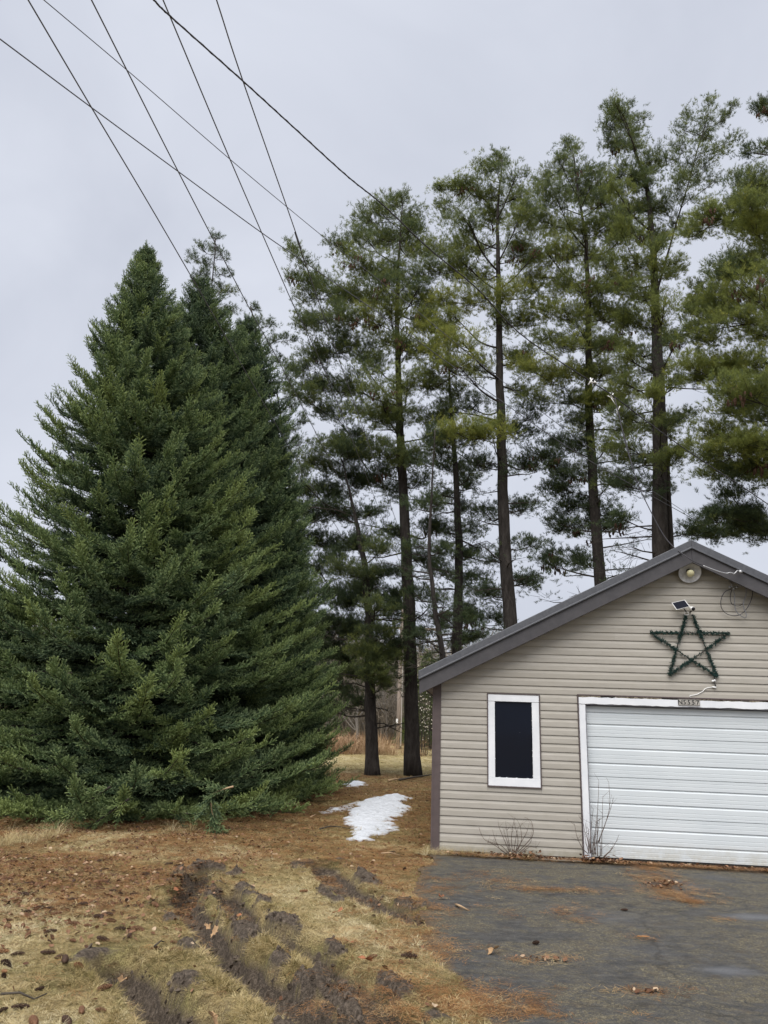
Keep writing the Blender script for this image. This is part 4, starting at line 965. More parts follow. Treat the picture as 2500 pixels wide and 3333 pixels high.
cnt += pine('low dark pine with thin crooked trunk between the spruces and the snow', 24.5, [(805,1676),(800,1500),(797,1350),(790,1230),(762,1090),(738,990)], 27,
 [(735,975,28,l_),(700,970,28,l_),(760,980,28,d_),(665,1005,30,l_),(715,1015,36,l_),(770,1040,32,d_),(665,1060,36,.3),(715,1065,38,d_),(640,1110,30,d_),(690,1120,38,d_),(745,1115,34,d_),(800,1110,28,d_),(665,1170,36,d_),(715,1180,36,d_),(770,1180,34,d_),(820,1190,34,l_),(690,1230,36,d_),(745,1240,34,l_),(800,1250,36,.4),(845,1240,28,d_),
  (700,1290,36,d_),(755,1300,34,d_),(810,1310,30,l_),(845,1320,24,d_),(690,1350,34,d_),(740,1360,34,d_),(785,1410,34,.45),(825,1425,30,.45),(855,1400,26,d_),(700,1410,34,d_),(745,1430,32,d_),(690,1470,32,d_),(735,1490,28,d_),(700,1530,28,d_),(800,1450,30,.4),(770,1360,34,d_),(820,1370,32,.35),(845,1410,30,d_),(765,1460,30,.35),(820,1480,26,.4),(725,1390,34,d_),(780,1520,24,d_),(850,1290,28,d_),(780,1280,32,d_)], 29, stubs=30, dens=1.25, tb=-.03)
cnt += pine('slim pine poking up behind the spruce tops with sparse tufts', 23.0, [(475,1600),(470,900),(458,650),(466,515)], 12,
 [(466,516,9,d_),(462,540,10,d_),(435,540,12,d_),(420,565,12,d_),(448,570,14,d_),(480,560,10,d_),(425,600,14,d_),(455,605,15,d_),(488,595,12,d_),(440,640,16,l_),(475,635,15,d_),(495,630,11,l_),(430,680,18,d_),(470,680,18,d_),(500,670,13,d_)], 30, depthR=.9, stubs=0, dens=.7)
cnt += pine('sparse young pine leader right of the spruce clump', 21.5, [(640,1600),(630,1100),(600,850),(560,740),(543,665)], 10,
 [(543,668,9,d_),(558,700,12,d_),(545,720,11,d_),(580,705,10,d_),(600,735,14,d_),(575,760,14,d_),(625,735,10,d_),(600,780,16,d_),(625,800,14,d_),(610,830,17,d_),(640,850,15,d_),(625,880,18,d_),(650,910,15,d_),(620,930,18,d_),(650,960,20,d_),(630,1000,24,d_)], 31, depthR=1.0, stubs=2, dens=.7)

# ================================================================== BARE TREES, THICKET, POLE
def bare_tree_mesh(seed, H=8, lean=0):
    r = random.Random(seed); b = MB()
    def grow(p, d, L_, rad_, lv):
        n_ = 4; pts_ = [p]; dd = d
        for i in range(n_):
            dd = (dd + Vector((r.gauss(0, .12), r.gauss(0, .12), r.gauss(.04, .08)))).normalized(); pts_.append(pts_[-1]+dd*L_/n_)
        b.tube(pts_, [rad_*(1-.55*i/n_) for i in range(n_+1)], 5 if lv < 2 else 3, cap=False)
        if lv >= 4: return
        nc = [6, 5, 5, 4][lv]
        for i in range(nc):
            t = r.uniform(.35, 1); q = pts_[min(int(t*n_), n_)]; a = r.uniform(0, 6.28)
            side = dd.orthogonal().normalized(); side.rotate(Matrix.Rotation(a, 3, dd)); e = (dd*r.uniform(.5, 1)+side*r.uniform(.5, 1)).normalized()
            grow(q, e, L_*r.uniform(.45, .68), rad_*.42, lv+1)
    grow(Vector((0, 0, 0)), Vector((lean, 0, 1)).normalized(), H*.42, H*.012, 0)
    return b.mesh('bare_tree')
BTM = simple('grey_bare_bark', (.13, .115, .10), .9, .3, bump=0)
bt = [bare_tree_mesh(s_, 8) for s_ in (1, 2, 3)]
for m in bt: m.materials.append(BTM)
def bare(x_, Y_, s_, i, label):
    p = at(x_*DS, 1600*DS, Y_); o = bpy.data.objects.new('bare_tree', bt[i % 3]); COL.objects.link(o); o.location = (p[0], Y_, -.05); o.scale = (s_,)*3; o.rotation_euler = (0, 0, i*1.7); tag(o, label, 'tree', 'bare trees beyond the pines'); return o
bare(1600, 24, .95, 0, 'bare-branched tree showing above the right roof slope')
bare(1690, 27, 1.05, 1, 'second bare tree at the right frame edge above the roof')
bare(1530, 30, .9, 2, 'thin bare tree between the garage peak and the right frame edge')
bare(770, 52, 1.15, 1, 'grey bare tree in the thicket left of the utility pole')
bare(835, 55, 1.25, 2, 'grey bare tree in the thicket behind the pine trunks')
bare(700, 56, 1.2, 0, 'grey bare tree in the thicket at the edge of the spruces')
bare(930, 60, 1.2, 0, 'bare tree in the thicket beside the garage corner')
bare(885, 58, 1.05, 2, 'bare tree behind the utility pole')
bare(1010, 62, 1.0, 1, 'far bare tree hidden mostly by the garage eave')
# shrub thicket mass
def bush_mesh(seed, n_=34, H=2.6, sp=1.3, w_=.010):
    r = random.Random(seed); b = MB()
    for i in range(n_):
        a = r.uniform(0, 6.28); q = r.uniform(.1, 1)*sp; p = Vector((math.cos(a)*q*.35, math.sin(a)*q*.35, 0)); e = Vector((math.cos(a)*q, math.sin(a)*q, H*r.uniform(.55, 1)))
        m_ = p.lerp(e, .5)+Vector((r.gauss(0, .1), r.gauss(0, .1), .15)); b.tube([p, m_, e], [w_*1.3, w_, w_*.4], 3, cap=False)
        for j in range(6):
            s0 = m_.lerp(e, r.random()); s1 = s0+Vector((r.gauss(0, .3), r.gauss(0, .3), r.uniform(.1, .5))); b.tube([s0, s1], [w_*.7, w_*.25], 3, cap=False)
    return b.mesh('bush')
k = NT('thicket_twigs'); k.col(k.ramp(k.attr('tint', True), [(0, (.13, .115, .094)), (.5, (.25, .215, .17)), (1, (.38, .33, .27))])).rough(.9); THM = k.m
BSH = [source('bush', bush_mesh(s_), THM) for s_ in range(3)]
n_ = 1500; r = np.random.default_rng(3); xs_ = r.uniform(-60, 45, n_); yy_ = 56 + r.uniform(0, 14, n_) + (xs_*.02)**2 - 2.0*np.sin(xs_*.21)
o = scatter('thicket', np.stack([xs_, yy_, np.zeros(n_)], 1), np.stack([r.normal(0, .05, n_), r.normal(0, .05, n_), r.uniform(0, 6.28, n_)], 1), r.uniform(.7, 1.9, n_)*(1+(yy_-56)*.09), r.uniform(0, 1, n_), BSH)
tag(o, 'grey-brown leafless thicket along the far side of the meadow', 'thicket', kind='stuff')
n_ = 260; xs_ = r.uniform(-12, 8, n_); yy_ = 47 + r.uniform(0, 9, n_)
# far wood behind the thicket
n_ = 700; xs_ = r.uniform(-110, 110, n_); yy_ = 85 + r.uniform(0, 25, n_)
BT2 = [source('far_tree_shape', m_.copy(), BTM) for m_ in bt]
for s_ in BT2: s_.data.materials.clear(); s_.data.materials.append(THM)
o = scatter('far_wood', np.stack([xs_, yy_, np.zeros(n_)], 1), np.stack([np.zeros(n_), np.zeros(n_), r.uniform(0, 6.28, n_)], 1), r.uniform(1.0, 1.7, n_), r.uniform(.4, 1, n_), BT2)  # only the paler half of the twig tints
tag(o, 'pale grey far wood beyond the thicket', 'wood', kind='stuff')
# tall reddish grass
def tuft_mesh(seed, n_, L_, spr, wd, name, bend=.5, flat=0.0):
    r = random.Random(seed); V = []; T = []
    for i in range(n_):
        a = r.uniform(0, 6.28); q = r.uniform(0, spr*.4); p = np.array([math.cos(a)*q, math.sin(a)*q, 0]); a2 = a+r.uniform(-.8, .8); ln = L_*r.uniform(.55, 1.1)
        out_ = np.array([math.cos(a2), math.sin(a2), 0]); el = r.uniform(.15, 1)*(1-flat)
        m_ = p + out_*ln*.35*(1-el*.6) + np.array([0, 0, ln*.5*max(el, .10)]); e = m_ + out_*ln*(.30+bend*.4) + np.array([0, 0, ln*.42*max(el-.25, -.12)])
        sd_ = np.array([-out_[1], out_[0], 0])*wd
        V += [p-sd_, p+sd_, m_+sd_*.8, p-sd_, m_+sd_*.8, m_-sd_*.8, m_-sd_*.8, m_+sd_*.8, e]; T += [0, 0, .5, 0, .5, .5, .5, .5, 1]
    V = np.array(V); me = fast_mesh(name, V, np.arange(len(V)).reshape(-1, 3)); fattr(me, 'tip', T); return me
k = NT('tall_weed'); k.col(k.ramp(k.attr('tint', True), [(0, (.16, .095, .055)), (.5, (.32, .20, .115)), (1, (.46, .34, .20))])).rough(.9); TWM = k.m
TW = [source('weed', tuft_mesh(s_, 60, 1.5, 1.2, .008, 'weed', .2), TWM) for s_ in range(3)]
n_ = 700; c0 = gnd(1120, 2465); xs_ = np.concatenate([r.normal(c0[0]-2.2, 2.4, 420), r.uniform(-16, 14, 280)]); yy_ = np.concatenate([c0[1]+6+r.normal(0, 3.0, 420), 53.5+r.uniform(-.5, 3, 280)])
ok = yy_ > 38; xs_, yy_ = xs_[ok], yy_[ok]; n_ = len(xs_)
o = scatter('tall_weeds', np.stack([xs_, yy_, np.zeros(n_)], 1), np.stack([np.zeros(n_), np.zeros(n_), r.uniform(0, 6.28, n_)], 1), r.uniform(.5, 1.05, n_), r.uniform(0, 1, n_), TW)
tag(o, 'reddish dry tall weeds standing in the meadow beyond the spruces', 'weeds', kind='stuff')
# far conifer right of the second trunk and pale berried shrub
def far_conifer(x_, Y_, H, R_, label, seed):
    r = np.random.default_rng(seed); p = at(x_*DS, 1600*DS, Y_); base = np.array([p[0], Y_, 0]); T = empty('far_conifer', tuple(base)); tag(T, label, 'tree', 'green conifers at the meadow edge')
    b = MB(); b.tube([(0, 0, 0), (0, 0, H)], [.12, .02], 6); b.build('trunk', BARK, T)
    n_ = 900; h = H*(1-np.sqrt(r.random(n_)))*.97+.2; a = r.uniform(0, 6.28, n_); q = R_*(1-h/H)*r.uniform(.4, 1, n_)**.5
    D = np.stack([np.cos(a), np.sin(a), r.uniform(-.2, .3, n_)], 1); P = base + np.stack([q*np.cos(a), q*np.sin(a), h], 1)
    scatter('crown', P, eulers(D), r.uniform(1.2, 2.2, n_), np.clip(r.normal(.35, .12, n_), 0, 1), PTF, T, tuple(base))['kind'] = 'stuff'
far_conifer(930, 50, 6.5, 2.2, 'small green conifer just left of the garage corner post', 1)
far_conifer(905, 66, 8.5, 2.6, 'dim conifer behind the right pine trunk', 2)
far_conifer(745, 64, 8.0, 2.6, 'dim conifer in the gap beside the low pine', 3)
far_conifer(-30, 44, 7.5, 2.6, 'dark conifer beyond the left edge spruces', 4)
far_conifer(1075, 70, 10, 3, 'far conifer hidden behind the garage slope', 5)
bp = at(1388, 2300, 40); BB = empty('berry_shrub', (float(bp[0]), 40.0, 0.0)); tag(BB, 'twiggy shrub dotted with pale fluffy seed heads beside the garage corner', 'shrub')
b = MB(); rr = random.Random(4); heads = MB()
for i in range(26):
    a = rr.uniform(0, 6.28); q = rr.uniform(.1, 1.0); H_ = rr.uniform(1.6, 4.6); p0 = Vector((math.cos(a)*q*.6, math.sin(a)*q*.6, 0)); e = Vector((math.cos(a)*q, math.sin(a)*q, H_)); m_ = p0.lerp(e, .5)+Vector((rr.gauss(0, .1), 0, 0)); b.tube([p0, m_, e], [.012, .009, .003], 3)
    for j in range(5):
        s0 = m_.lerp(e, rr.random())+Vector((rr.gauss(0, .12), rr.gauss(0, .12), rr.gauss(0, .1))); s_ = rr.uniform(.02, .035)
        heads.lathe([(0, -s_), (s_*.8, -.3*s_), (s_, .2*s_), (0, s_)], s0, (rr.random(), rr.random(), 1), 5); b.tube([m_.lerp(e, .5), s0], .004, 3)
b.build('stems', TWG, BB); o = heads.build('seed_heads', simple('pale_seed', (.62, .58, .50), .9, .1, bump=0), BB); o['kind'] = 'stuff'
# utility pole
UP = empty('utility_pole', (float(POLE[0]), float(POLE[1]), 0)); tag(UP, 'weathered grey wooden utility pole standing in the meadow between two pine trunks', 'pole')
k = NT('weathered_pole'); nz = k.noise(4, 6, .7, vec=k.co((6, 6, .4))); k.col(k.ramp(nz, [(.3, (.17, .135, .11)), (.7, (.34, .29, .25))])).rough(.9).bump(nz, .5, .02)
b = MB(); b.tube([(0, 0, -.1), (0, 0, 3), (.03, 0, 6), (.05, 0, ph)], [.19, .17, .15, .13], 14); b.build('pole_shaft', k.m, UP, True)
ca = (PT[0][0]+PT[3][0])/2
b = MB(); b.box(-1.0, 2.4, -.17, -.05, ph-1.75, ph-1.60); b.build('crossarm', k.m, UP)
for px_ in PT:
    q = at(px_[0], px_[1], POLE[1]-.1); b = MB(); b.lathe([(.02, -.1), (.05, -.08), (.05, 0), (.02, .02)], (q[0]-POLE[0], -.11, q[2]), (0, 0, 1), 8); b.build('insulator', simple('porcelain', (.25, .2, .17), .3), UP, True)
tg = at(1293, 2345, POLE[1]-.25)-np.array([POLE[0], POLE[1], 0]); b = MB(); b.box(tg[0]-.07, tg[0]+.05, -.20, -.18, tg[2]-.15, tg[2]+.1); b.build('tag_plate', WHP, UP)
b = MB(); b.tube([(.12, -.13, .2), (.12, -.12, 4), (.12, -.1, ph-2)], .03, 6); b.build('ground_conduit', simple('conduit', (.42, .40, .37), .6), UP)

# ================================================================== GROUND COVER
def blade_mat(name, stops):
    k = NT(name); t = k.math('ADD', k.attr('tint', True), k.math('MULTIPLY', k.math('SUBTRACT', k.rnd(), .5), .5)); k.col(k.ramp(t, stops)).rough(.8)
    tr = k.n('ShaderNodeBsdfTranslucent'); k.l(k.p.inputs['Base Color'].links[0].from_socket, tr.inputs[0]); ms = k.n('ShaderNodeMixShader'); ms.inputs[0].default_value = .2
    k.l(k.p.outputs[0], ms.inputs[1]); k.l(tr.outputs[0], ms.inputs[2]); k.l(ms.outputs[0], k.out.inputs[0]); return k.m
GRM = blade_mat('dead_grass', [(0, (.12, .10, .035)), (.2, (.24, .19, .075)), (.45, (.38, .285, .135)), (.75, (.50, .41, .22)), (1, (.60, .52, .33))])
GT = [source('grass_tuft', tuft_mesh(s_, 15, .07, .10, .0016, 'grass_tuft', .9, .72), GRM) for s_ in range(5)]
def in_scene(xx, yy): # outside the driveway and the garage
    fu, fd = foot(xx, yy); return (drive_mask(xx, yy) < .02+.22*rng.random(np.shape(xx))**3) & ~((fu > -.47) & (fu < 6.85) & (fd > -.02) & (fd < 7.4))
def cover(n_, x0, x1, y0, y1, seed):
    r = np.random.default_rng(seed); xx = r.uniform(x0, x1, n_); yy = r.uniform(y0, y1, n_); ok = in_scene(xx, yy); xx, yy = xx[ok], yy[ok]
    z, mud, lit = ground_fields(xx, yy); return xx, yy, z, mud, lit, r
xx, yy, z, mud, lit, r = cover(76000, -5.2, 1.6, 4.2, 11.5, 5)
ok = (r.random(len(xx)) > mud*3.2) & (r.random(len(xx)) > lit*.45); xx, yy, z, mud, lit = xx[ok], yy[ok], z[ok], mud[ok], lit[ok]; n_ = len(xx)
tn = .58 + (fbm(xx*1.1, yy*1.1, 61, 4)-.5)*1.5 + r.normal(0, .14, n_) - .12*lit
o = scatter('dead_grass', np.stack([xx, yy, z-.004], 1), np.stack([r.normal(0, .2, n_), r.normal(0, .2, n_), r.uniform(0, 6.28, n_)], 1), r.uniform(.5, 1.05, n_)*(1+.4*(mud > .2)), np.clip(tn, 0, 1), GT)
tag(o, 'matted straw-coloured grass covering the lawn', 'grass', kind='stuff')
xx, yy, z, mud, lit, r = cover(60000, -9, 2.6, 11.5, 27, 6); ok = r.random(len(xx)) > lit*.6; xx, yy, z = xx[ok], yy[ok], z[ok]; n_ = len(xx)
o = scatter('olive_grass', np.stack([xx, yy, z], 1), np.stack([r.normal(0, .2, n_), r.normal(0, .2, n_), r.uniform(0, 6.28, n_)], 1), r.uniform(.8, 1.6, n_), np.clip(r.normal(.28, .16, n_), 0, 1), GT)  # olive end of the grass tints
tag(o, 'thin olive grass under the trees beside the garage', 'grass', kind='stuff')
xx, yy, z, mud, lit, r = cover(30000, -9, 5, 25, 50, 7); n_ = len(xx)
o = scatter('meadow_grass', np.stack([xx, yy, z], 1), np.stack([r.normal(0, .15, n_), r.normal(0, .15, n_), r.uniform(0, 6.28, n_)], 1), r.uniform(1.2, 2.6, n_), np.clip(.72+(fbm(xx*.5, yy*.5, 66, 3)-.5)*1.2+r.normal(0, .12, n_), 0, 1), GT)  # paler straw tints than the lawn
tag(o, 'pale meadow grass behind the pine trunks', 'grass', kind='stuff')
# brown needles and leaf bits
def needles_mesh(seed, n_, L_, spr, wd):
    r = random.Random(seed); V = []
    for i in range(n_):
        p = np.array([r.gauss(0, spr), r.gauss(0, spr), r.uniform(.002, .016)]); a = r.gauss(0, .8); d = np.array([math.cos(a), math.sin(a), r.uniform(-.06, .08)])*L_*r.uniform(.6, 1.1); s_ = np.array([-math.sin(a), math.cos(a), 0])*wd
        V += [p-s_, p+s_, p+d]
    V = np.array(V); return fast_mesh('needles', V, np.arange(len(V)).reshape(-1, 3))
NDM = blade_mat('fallen_needles', [(0, (.12, .058, .028)), (.4, (.27, .130, .050)), (.7, (.42, .22, .085)), (1, (.50, .38, .20))])
ND = [source('needles', needles_mesh(s_, 26, .09, .05, .0013), NDM) for s_ in range(4)]
xx, yy, z, mud, lit, r = cover(60000, -6, 2.4, 5, 26, 8); ok = r.random(len(xx)) < lit*.8+.035; xx, yy, z, lit = xx[ok], yy[ok], z[ok], lit[ok]
zs = list(z+.006); X_ = list(xx); Y_ = list(yy)
PATCH = [(1800,2905,.22,.05,90),(1720,2898,.15,.06,60),(1880,2900,.18,.04,60),(1650,2875,.2,.06,40),(1590,2850,.2,.08,40),(2120,2835,.10,.12,80),(2150,2870,.14,.16,150),(2190,2910,.15,.12,160),(2240,2940,.10,.06,70),(1850,2975,.08,.08,40),(1870,3000,.10,.05,25),(1500,2870,.25,.1,70),(1430,2900,.2,.15,90),(1400,2960,.12,.2,90),(1390,3060,.1,.25,90),(1450,3110,.04,.1,30),(1480,3250,.3,.12,260),(1540,3300,.25,.08,200),(1400,3300,.3,.1,160),(2340,3000,.12,.04,10),(2100,3062,.04,.01,6),(1560,3100,.1,.1,10),(1760,3130,.12,.03,25),(1810,3145,.1,.03,15),(2110,3240,.1,.03,20),(1660,2960,.3,.2,20)]
for (a, b_, sx_, sy_, nn_) in PATCH:
    nn_ = int(nn_*(.36 if a < 2100 else .6)); sx_ *= 1.25; sy_ *= 1.3
    c0 = gnd(a, b_); X_ += list(r.normal(c0[0], sx_, nn_)); Y_ += list(r.normal(c0[1], sy_, nn_)); zs += [.014]*nn_
for u in np.linspace(-.3, 4.3, 420):
    p = W3(u+r.normal(0, .05), 0, .08+abs(r.normal(0, .07))); X_.append(p[0]); Y_.append(p[1]); zs.append(.03+r.uniform(0, .012))
X_ = np.array(X_); Y_ = np.array(Y_); zs = np.array(zs); fu, fd = foot(X_, Y_); ok = ~((fu > -.5) & (fu < 6.85) & (fd > -.06) & (fd < 7.4)); X_, Y_, zs = X_[ok], Y_[ok], zs[ok]; n_ = len(X_)
o = scatter('fallen_needles', np.stack([X_, Y_, zs], 1), np.stack([np.zeros(n_), np.zeros(n_), r.normal(0.2, .9, n_)], 1), r.uniform(.6, 1.15, n_), np.clip(r.normal(.5, .25, n_), 0, 1), ND)
tag(o, 'orange-brown pine needles strewn over lawn and driveway', 'needles', kind='stuff')
# leaf litter pieces
def leafbit(seed):
    r = random.Random(seed); b = MB(); s_ = .022
    pts_ = [(math.cos(a)*s_*r.uniform(.6, 1.2), math.sin(a)*s_*r.uniform(.4, .9), r.uniform(0, .012)) for a in np.linspace(0, 6.28, 7)[:-1]]
    for i in range(6): b.tri((0, 0, .004), pts_[i], pts_[(i+1) % 6])
    return b.mesh('leaf_bit')
LBM = blade_mat('leaf_bits', [(0, (.045, .024, .015)), (.5, (.15, .072, .038)), (.8, (.30, .17, .10)), (1, (.48, .36, .24))])
LB = [source('leaf_bit', leafbit(s_), LBM) for s_ in range(4)]
xx, yy, z, mud, lit, r = cover(60000, -6, 2.0, 5, 24, 9); lf = sstep(5.6, 8.0, yy)*(1-sstep(-2.4, -1.0, xx))*sstep(.35, .6, fbm(xx*1.3, yy*1.3, 71, 3)); ok = r.random(len(xx)) < (lf*.85+lit*.18+.012); xx, yy, z = xx[ok], yy[ok], z[ok]
ex = []; 
for u in np.linspace(-.2, 4.2, 330): p = W3(u+r.normal(0, .05), 0, .07+abs(r.normal(0, .06))); ex.append((p[0], p[1], .035+r.uniform(0, .02)))
for (cu_, nn_) in ((1690, 110), (1945, 110)):
    u0_ = .74 if cu_ < 1800 else 1.72
    for q in range(nn_*2): c0 = W3(u0_+r.normal(0, .16), 0, .07+abs(r.normal(0, .07))); ex.append((c0[0], c0[1], .03+abs(r.normal(0, .03))))
for (a, b_, sx_, sy_, nn_) in ((2150,2890,.1,.1,40),(2170,2880,.08,.08,40),(1760,3130,.1,.02,18),(2110,3240,.1,.02,16)):
    c0 = gnd(a, b_)
    for q in range(nn_): ex.append((r.normal(c0[0], sx_), r.normal(c0[1], sy_), .018+r.uniform(0, .01)))
ex = np.array(ex); fu, fd = foot(ex[:, 0], ex[:, 1]); ex = ex[~((fu > -.5) & (fd > -.05))]
P = np.concatenate([np.stack([xx, yy, z+.01], 1), ex]); n_ = len(P)
o = scatter('leaf_litter', P, np.stack([r.normal(0, .4, n_), r.normal(0, .4, n_), r.uniform(0, 6.28, n_)], 1), r.uniform(.5, 1.35, n_), np.clip(r.normal(.45, .28, n_), 0, 1), LB)
tag(o, 'brown crumbled leaves and cone scales lying on the lawn', 'leaf litter', kind='stuff')
# mud clods along the ruts
def clod(seed):
    r = random.Random(seed); b = MB(); b.lathe([(0.001, -.4), (.8, -.3), (1, .0), (.75, .45), (.35, .7), (0.001, .78)], (0, 0, 0), (0, 0, 1), 9)
    b.v = [tuple(c_*(1+r.uniform(-.38, .38))*q_ for c_, q_ in zip(v_, (.05, .04, .03))) for v_ in b.v]; return b.mesh('clod', False)
k = NT('wet_mud'); nz = k.noise(60, 5, .75); k.col(k.ramp(nz, [(.3, (.045, .034, .025)), (.7, (.15, .115, .085))])).rough(.7).bump(nz, .8, .01)
CL = [source('clod', clod(s_), k.m) for s_ in range(5)]
P = []; r = np.random.default_rng(12)
for (Pl, hw, dp_) in RUTS:
    for i in range(int(90*len(Pl))):
        j = r.integers(0, len(Pl)-1); t = r.random(); q = Pl[j]*(1-t)+Pl[j+1]*t + r.normal(0, hw*1.25, 2); P.append(q)
P = np.array(P); z, mud, lit = ground_fields(P[:, 0], P[:, 1]); ok = (mud > .25) & in_scene(P[:, 0], P[:, 1]); P, z = P[ok], z[ok]; n_ = len(P)
o = scatter('mud_clods', np.stack([P[:, 0], P[:, 1], z], 1), r.uniform(0, 6.28, (n_, 3)), np.abs(r.normal(.1, .22, n_))+.10, np.zeros(n_), CL); tag(o, 'dark clods of churned mud along the tyre ruts', 'mud', kind='stuff')
# torn turf: dense longer grass hanging over the rut edges
P = []
for (Pl, hw, dp_) in RUTS:
    for i in range(int(300*len(Pl))):
        j = r.integers(0, len(Pl)-1); t = r.random(); dd = Pl[j+1]-Pl[j]; nn_ = np.array([-dd[1], dd[0]])/np.linalg.norm(dd); P.append(Pl[j]*(1-t)+Pl[j+1]*t + nn_*r.choice((-1, 1))*hw*r.uniform(.7, 2.0))
P = np.array(P); z, mud, lit = ground_fields(P[:, 0], P[:, 1]); ok = (mud < .25) & (fbm(P[:, 0]*3, P[:, 1]*3, 88, 3) > .46) & in_scene(P[:, 0], P[:, 1]); P, z = P[ok], z[ok]; n_ = len(P)
o = scatter('torn_turf', np.stack([P[:, 0], P[:, 1], z], 1), np.stack([r.normal(0, .5, n_), r.normal(0, .5, n_), r.uniform(0, 6.28, n_)], 1), r.uniform(.6, 1.1, n_), np.clip(r.normal(.32, .18, n_), 0, 1), GT); tag(o, 'torn dull turf along the edges of the tyre ruts', 'turf', kind='stuff')
# straw tussocks at the foot of the spruce and the garage
TS = [source('tussock', tuft_mesh(s_, 40, .38, .22, .0022, 'tussock', .5, .1), GRM) for s_ in range(3)]
P = [gnd(a + r.normal(0, 14), b_ + r.normal(0, 6)) for (a, b_, c_) in ((40,2745,14),(90,2740,14),(160,2725,10),(0,2755,12),(210,2715,6),(540,2715,4),(600,2710,4)) for i in range(c_)]
P = np.array(P); n_ = len(P)
o = scatter('straw_tussocks', P, np.stack([r.normal(0, .25, n_), r.normal(0, .25, n_), r.uniform(0, 6.28, n_)], 1), r.uniform(.35, .85, n_), np.clip(r.normal(.75, .15, n_), 0, 1), TS); tag(o, 'long pale straw grass at the foot of the tallest spruce', 'grass', kind='stuff')
P = np.array([W3(u, .02, .05+abs(r.normal(0, .08))) for u in np.concatenate([r.uniform(-.7, .9, 46), r.uniform(-.6, .2, 30)])]); n_ = len(P)
o = scatter('foundation_grass', P, np.stack([r.normal(0, .3, n_), r.normal(0, .3, n_), r.uniform(0, 6.28, n_)], 1), r.uniform(.18, .5, n_), np.clip(r.normal(.6, .2, n_), 0, 1), TS); tag(o, 'dry grass tufts along the foot of the garage wall', 'grass', kind='stuff')

# ================================================================== SNOW
def blob(name, poly, hgt, label, seed):
    P = px(poly); c = P.mean(0); lo_, hi_ = P.min(0)-.25, P.max(0)+.25; st = .03 if hgt > .05 else .02
    gx, gy = np.meshgrid(np.arange(lo_[0], hi_[0], st), np.arange(lo_[1], hi_[1], st)); Q = np.vstack([P, P[:1]])
    d = polydist(gx, gy, Q); ins = np.zeros(gx.shape, bool)
    for a, b_ in zip(Q[:-1], Q[1:]):
        cr_ = (a[1] > gy) != (b_[1] > gy); xi = a[0]+(gy-a[1])/(b_[1]-a[1]+1e-12)*(b_[0]-a[0]); ins ^= cr_ & (gx < xi)
    sdv = np.where(ins, d, -d) + (fbm(gx*6, gy*3.5, seed, 5)-.5)*.42
    h = hgt*np.clip(sdv/.55, 0, 1)**.7*(.7+.6*fbm(gx*1.5, gy*1.1, seed+2, 3)) + np.clip(sdv*6, 0, 1)*((fbm(gx*7, gy*16, seed+3, 4)-.5)*.055)
    z = gz(gx.ravel(), gy.ravel()).reshape(gx.shape) + np.where(sdv > 0, h+.004, -.03)
    M_ = sdv > -st*1.5; kp = M_[:-1, :-1] & M_[1:, :-1] & M_[:-1, 1:] & M_[1:, 1:]; nxx = gx.shape[1]; iy_, ix_ = np.nonzero(kp); q = iy_*nxx+ix_
    me = fast_mesh(name, np.stack([gx.ravel()-c[0], gy.ravel()-c[1], z.ravel()], 1), np.stack([q, q+1, q+nxx+1, q+nxx], 1))
    me.polygons.foreach_set('use_smooth', [True]*len(me.polygons))
    o = link(name, me, SNM, None, (float(c[0]), float(c[1]), 0)); tag(o, label, 'snow'); return o
k = NT('old_snow'); nz = k.noise(9, 7, .75, vec=k.co((1, 3.2, 1)), dist=.6)
c = k.ramp(k.noise(22, 7, .8, vec=k.co((1, 2.4, 1))), [(.30, (.36, .36, .37)), (.44, (.60, .63, .68)), (.62, (.74, .77, .82))]); c = k.mix(k.ramp(k.noise(50, 4, .8), [(.60, 0.0), (.70, .6)]), c, (.22, .17, .12))
k.col(c).rough(.65).bump(nz, .9, .05); k.p.inputs['Subsurface Weight'].default_value = .0; SNM = k.m
blob('snow_patch', [(1131,2727),(1142,2713),(1136,2690),(1113,2662),(1124,2644),(1160,2625),(1200,2605),(1236,2592),(1290,2587),(1316,2590),(1339,2602),(1310,2612),(1338,2630),(1327,2646),(1298,2655),(1285,2676),(1292,2700),(1262,2714),(1225,2722),(1204,2732),(1165,2732)], .07, 'large tapering patch of old white snow on the litter left of the garage', 1)
blob('snow_patch', [(1119,2553),(1140,2544),(1165,2541),(1185,2546),(1190,2556),(1168,2563),(1138,2562)], .07, 'small snow lump behind the large snow patch near the pine trunks', 5)
blob('snow_patch', [(1050,2645),(1075,2634),(1110,2627),(1150,2614),(1170,2612),(1140,2628),(1100,2642),(1070,2648)], .03, 'thin streak of dirty snow on the left of the large snow patch', 9)

# ================================================================== CONES, LEAVES, STICKS
def cone_mesh(seed, L_=.125, R_=.021):
    b = MB(); r = random.Random(seed); b.tube([(-L_/2, 0, 0), (-L_*.3, 0, 0), (L_*.2, 0, 0), (L_/2, 0, 0)], [.006, R_*.62, R_*.5, .003], 6)
    for i in range(70):
        t = (i+.5)/70; x_ = -L_/2+L_*t*.97; a = i*2.39996; rr_ = R_*(1.15*math.sin(math.pi*(t*.85+.12)))**.8; o_ = np.array([0, math.cos(a), math.sin(a)]); s_ = np.array([0, -math.sin(a), math.cos(a)])
        p = np.array([x_, 0, 0])+o_*rr_*.45; e = np.array([x_+.013, 0, 0])+o_*rr_*1.15; b.quad(p-s_*.004, e-s_*.008+np.array([-.003, 0, 0]), e+np.array([.004, 0, 0]), e+s_*.008+np.array([-.003, 0, 0]), p+s_*.004)
    return b.mesh('spruce_cone')
CM = []
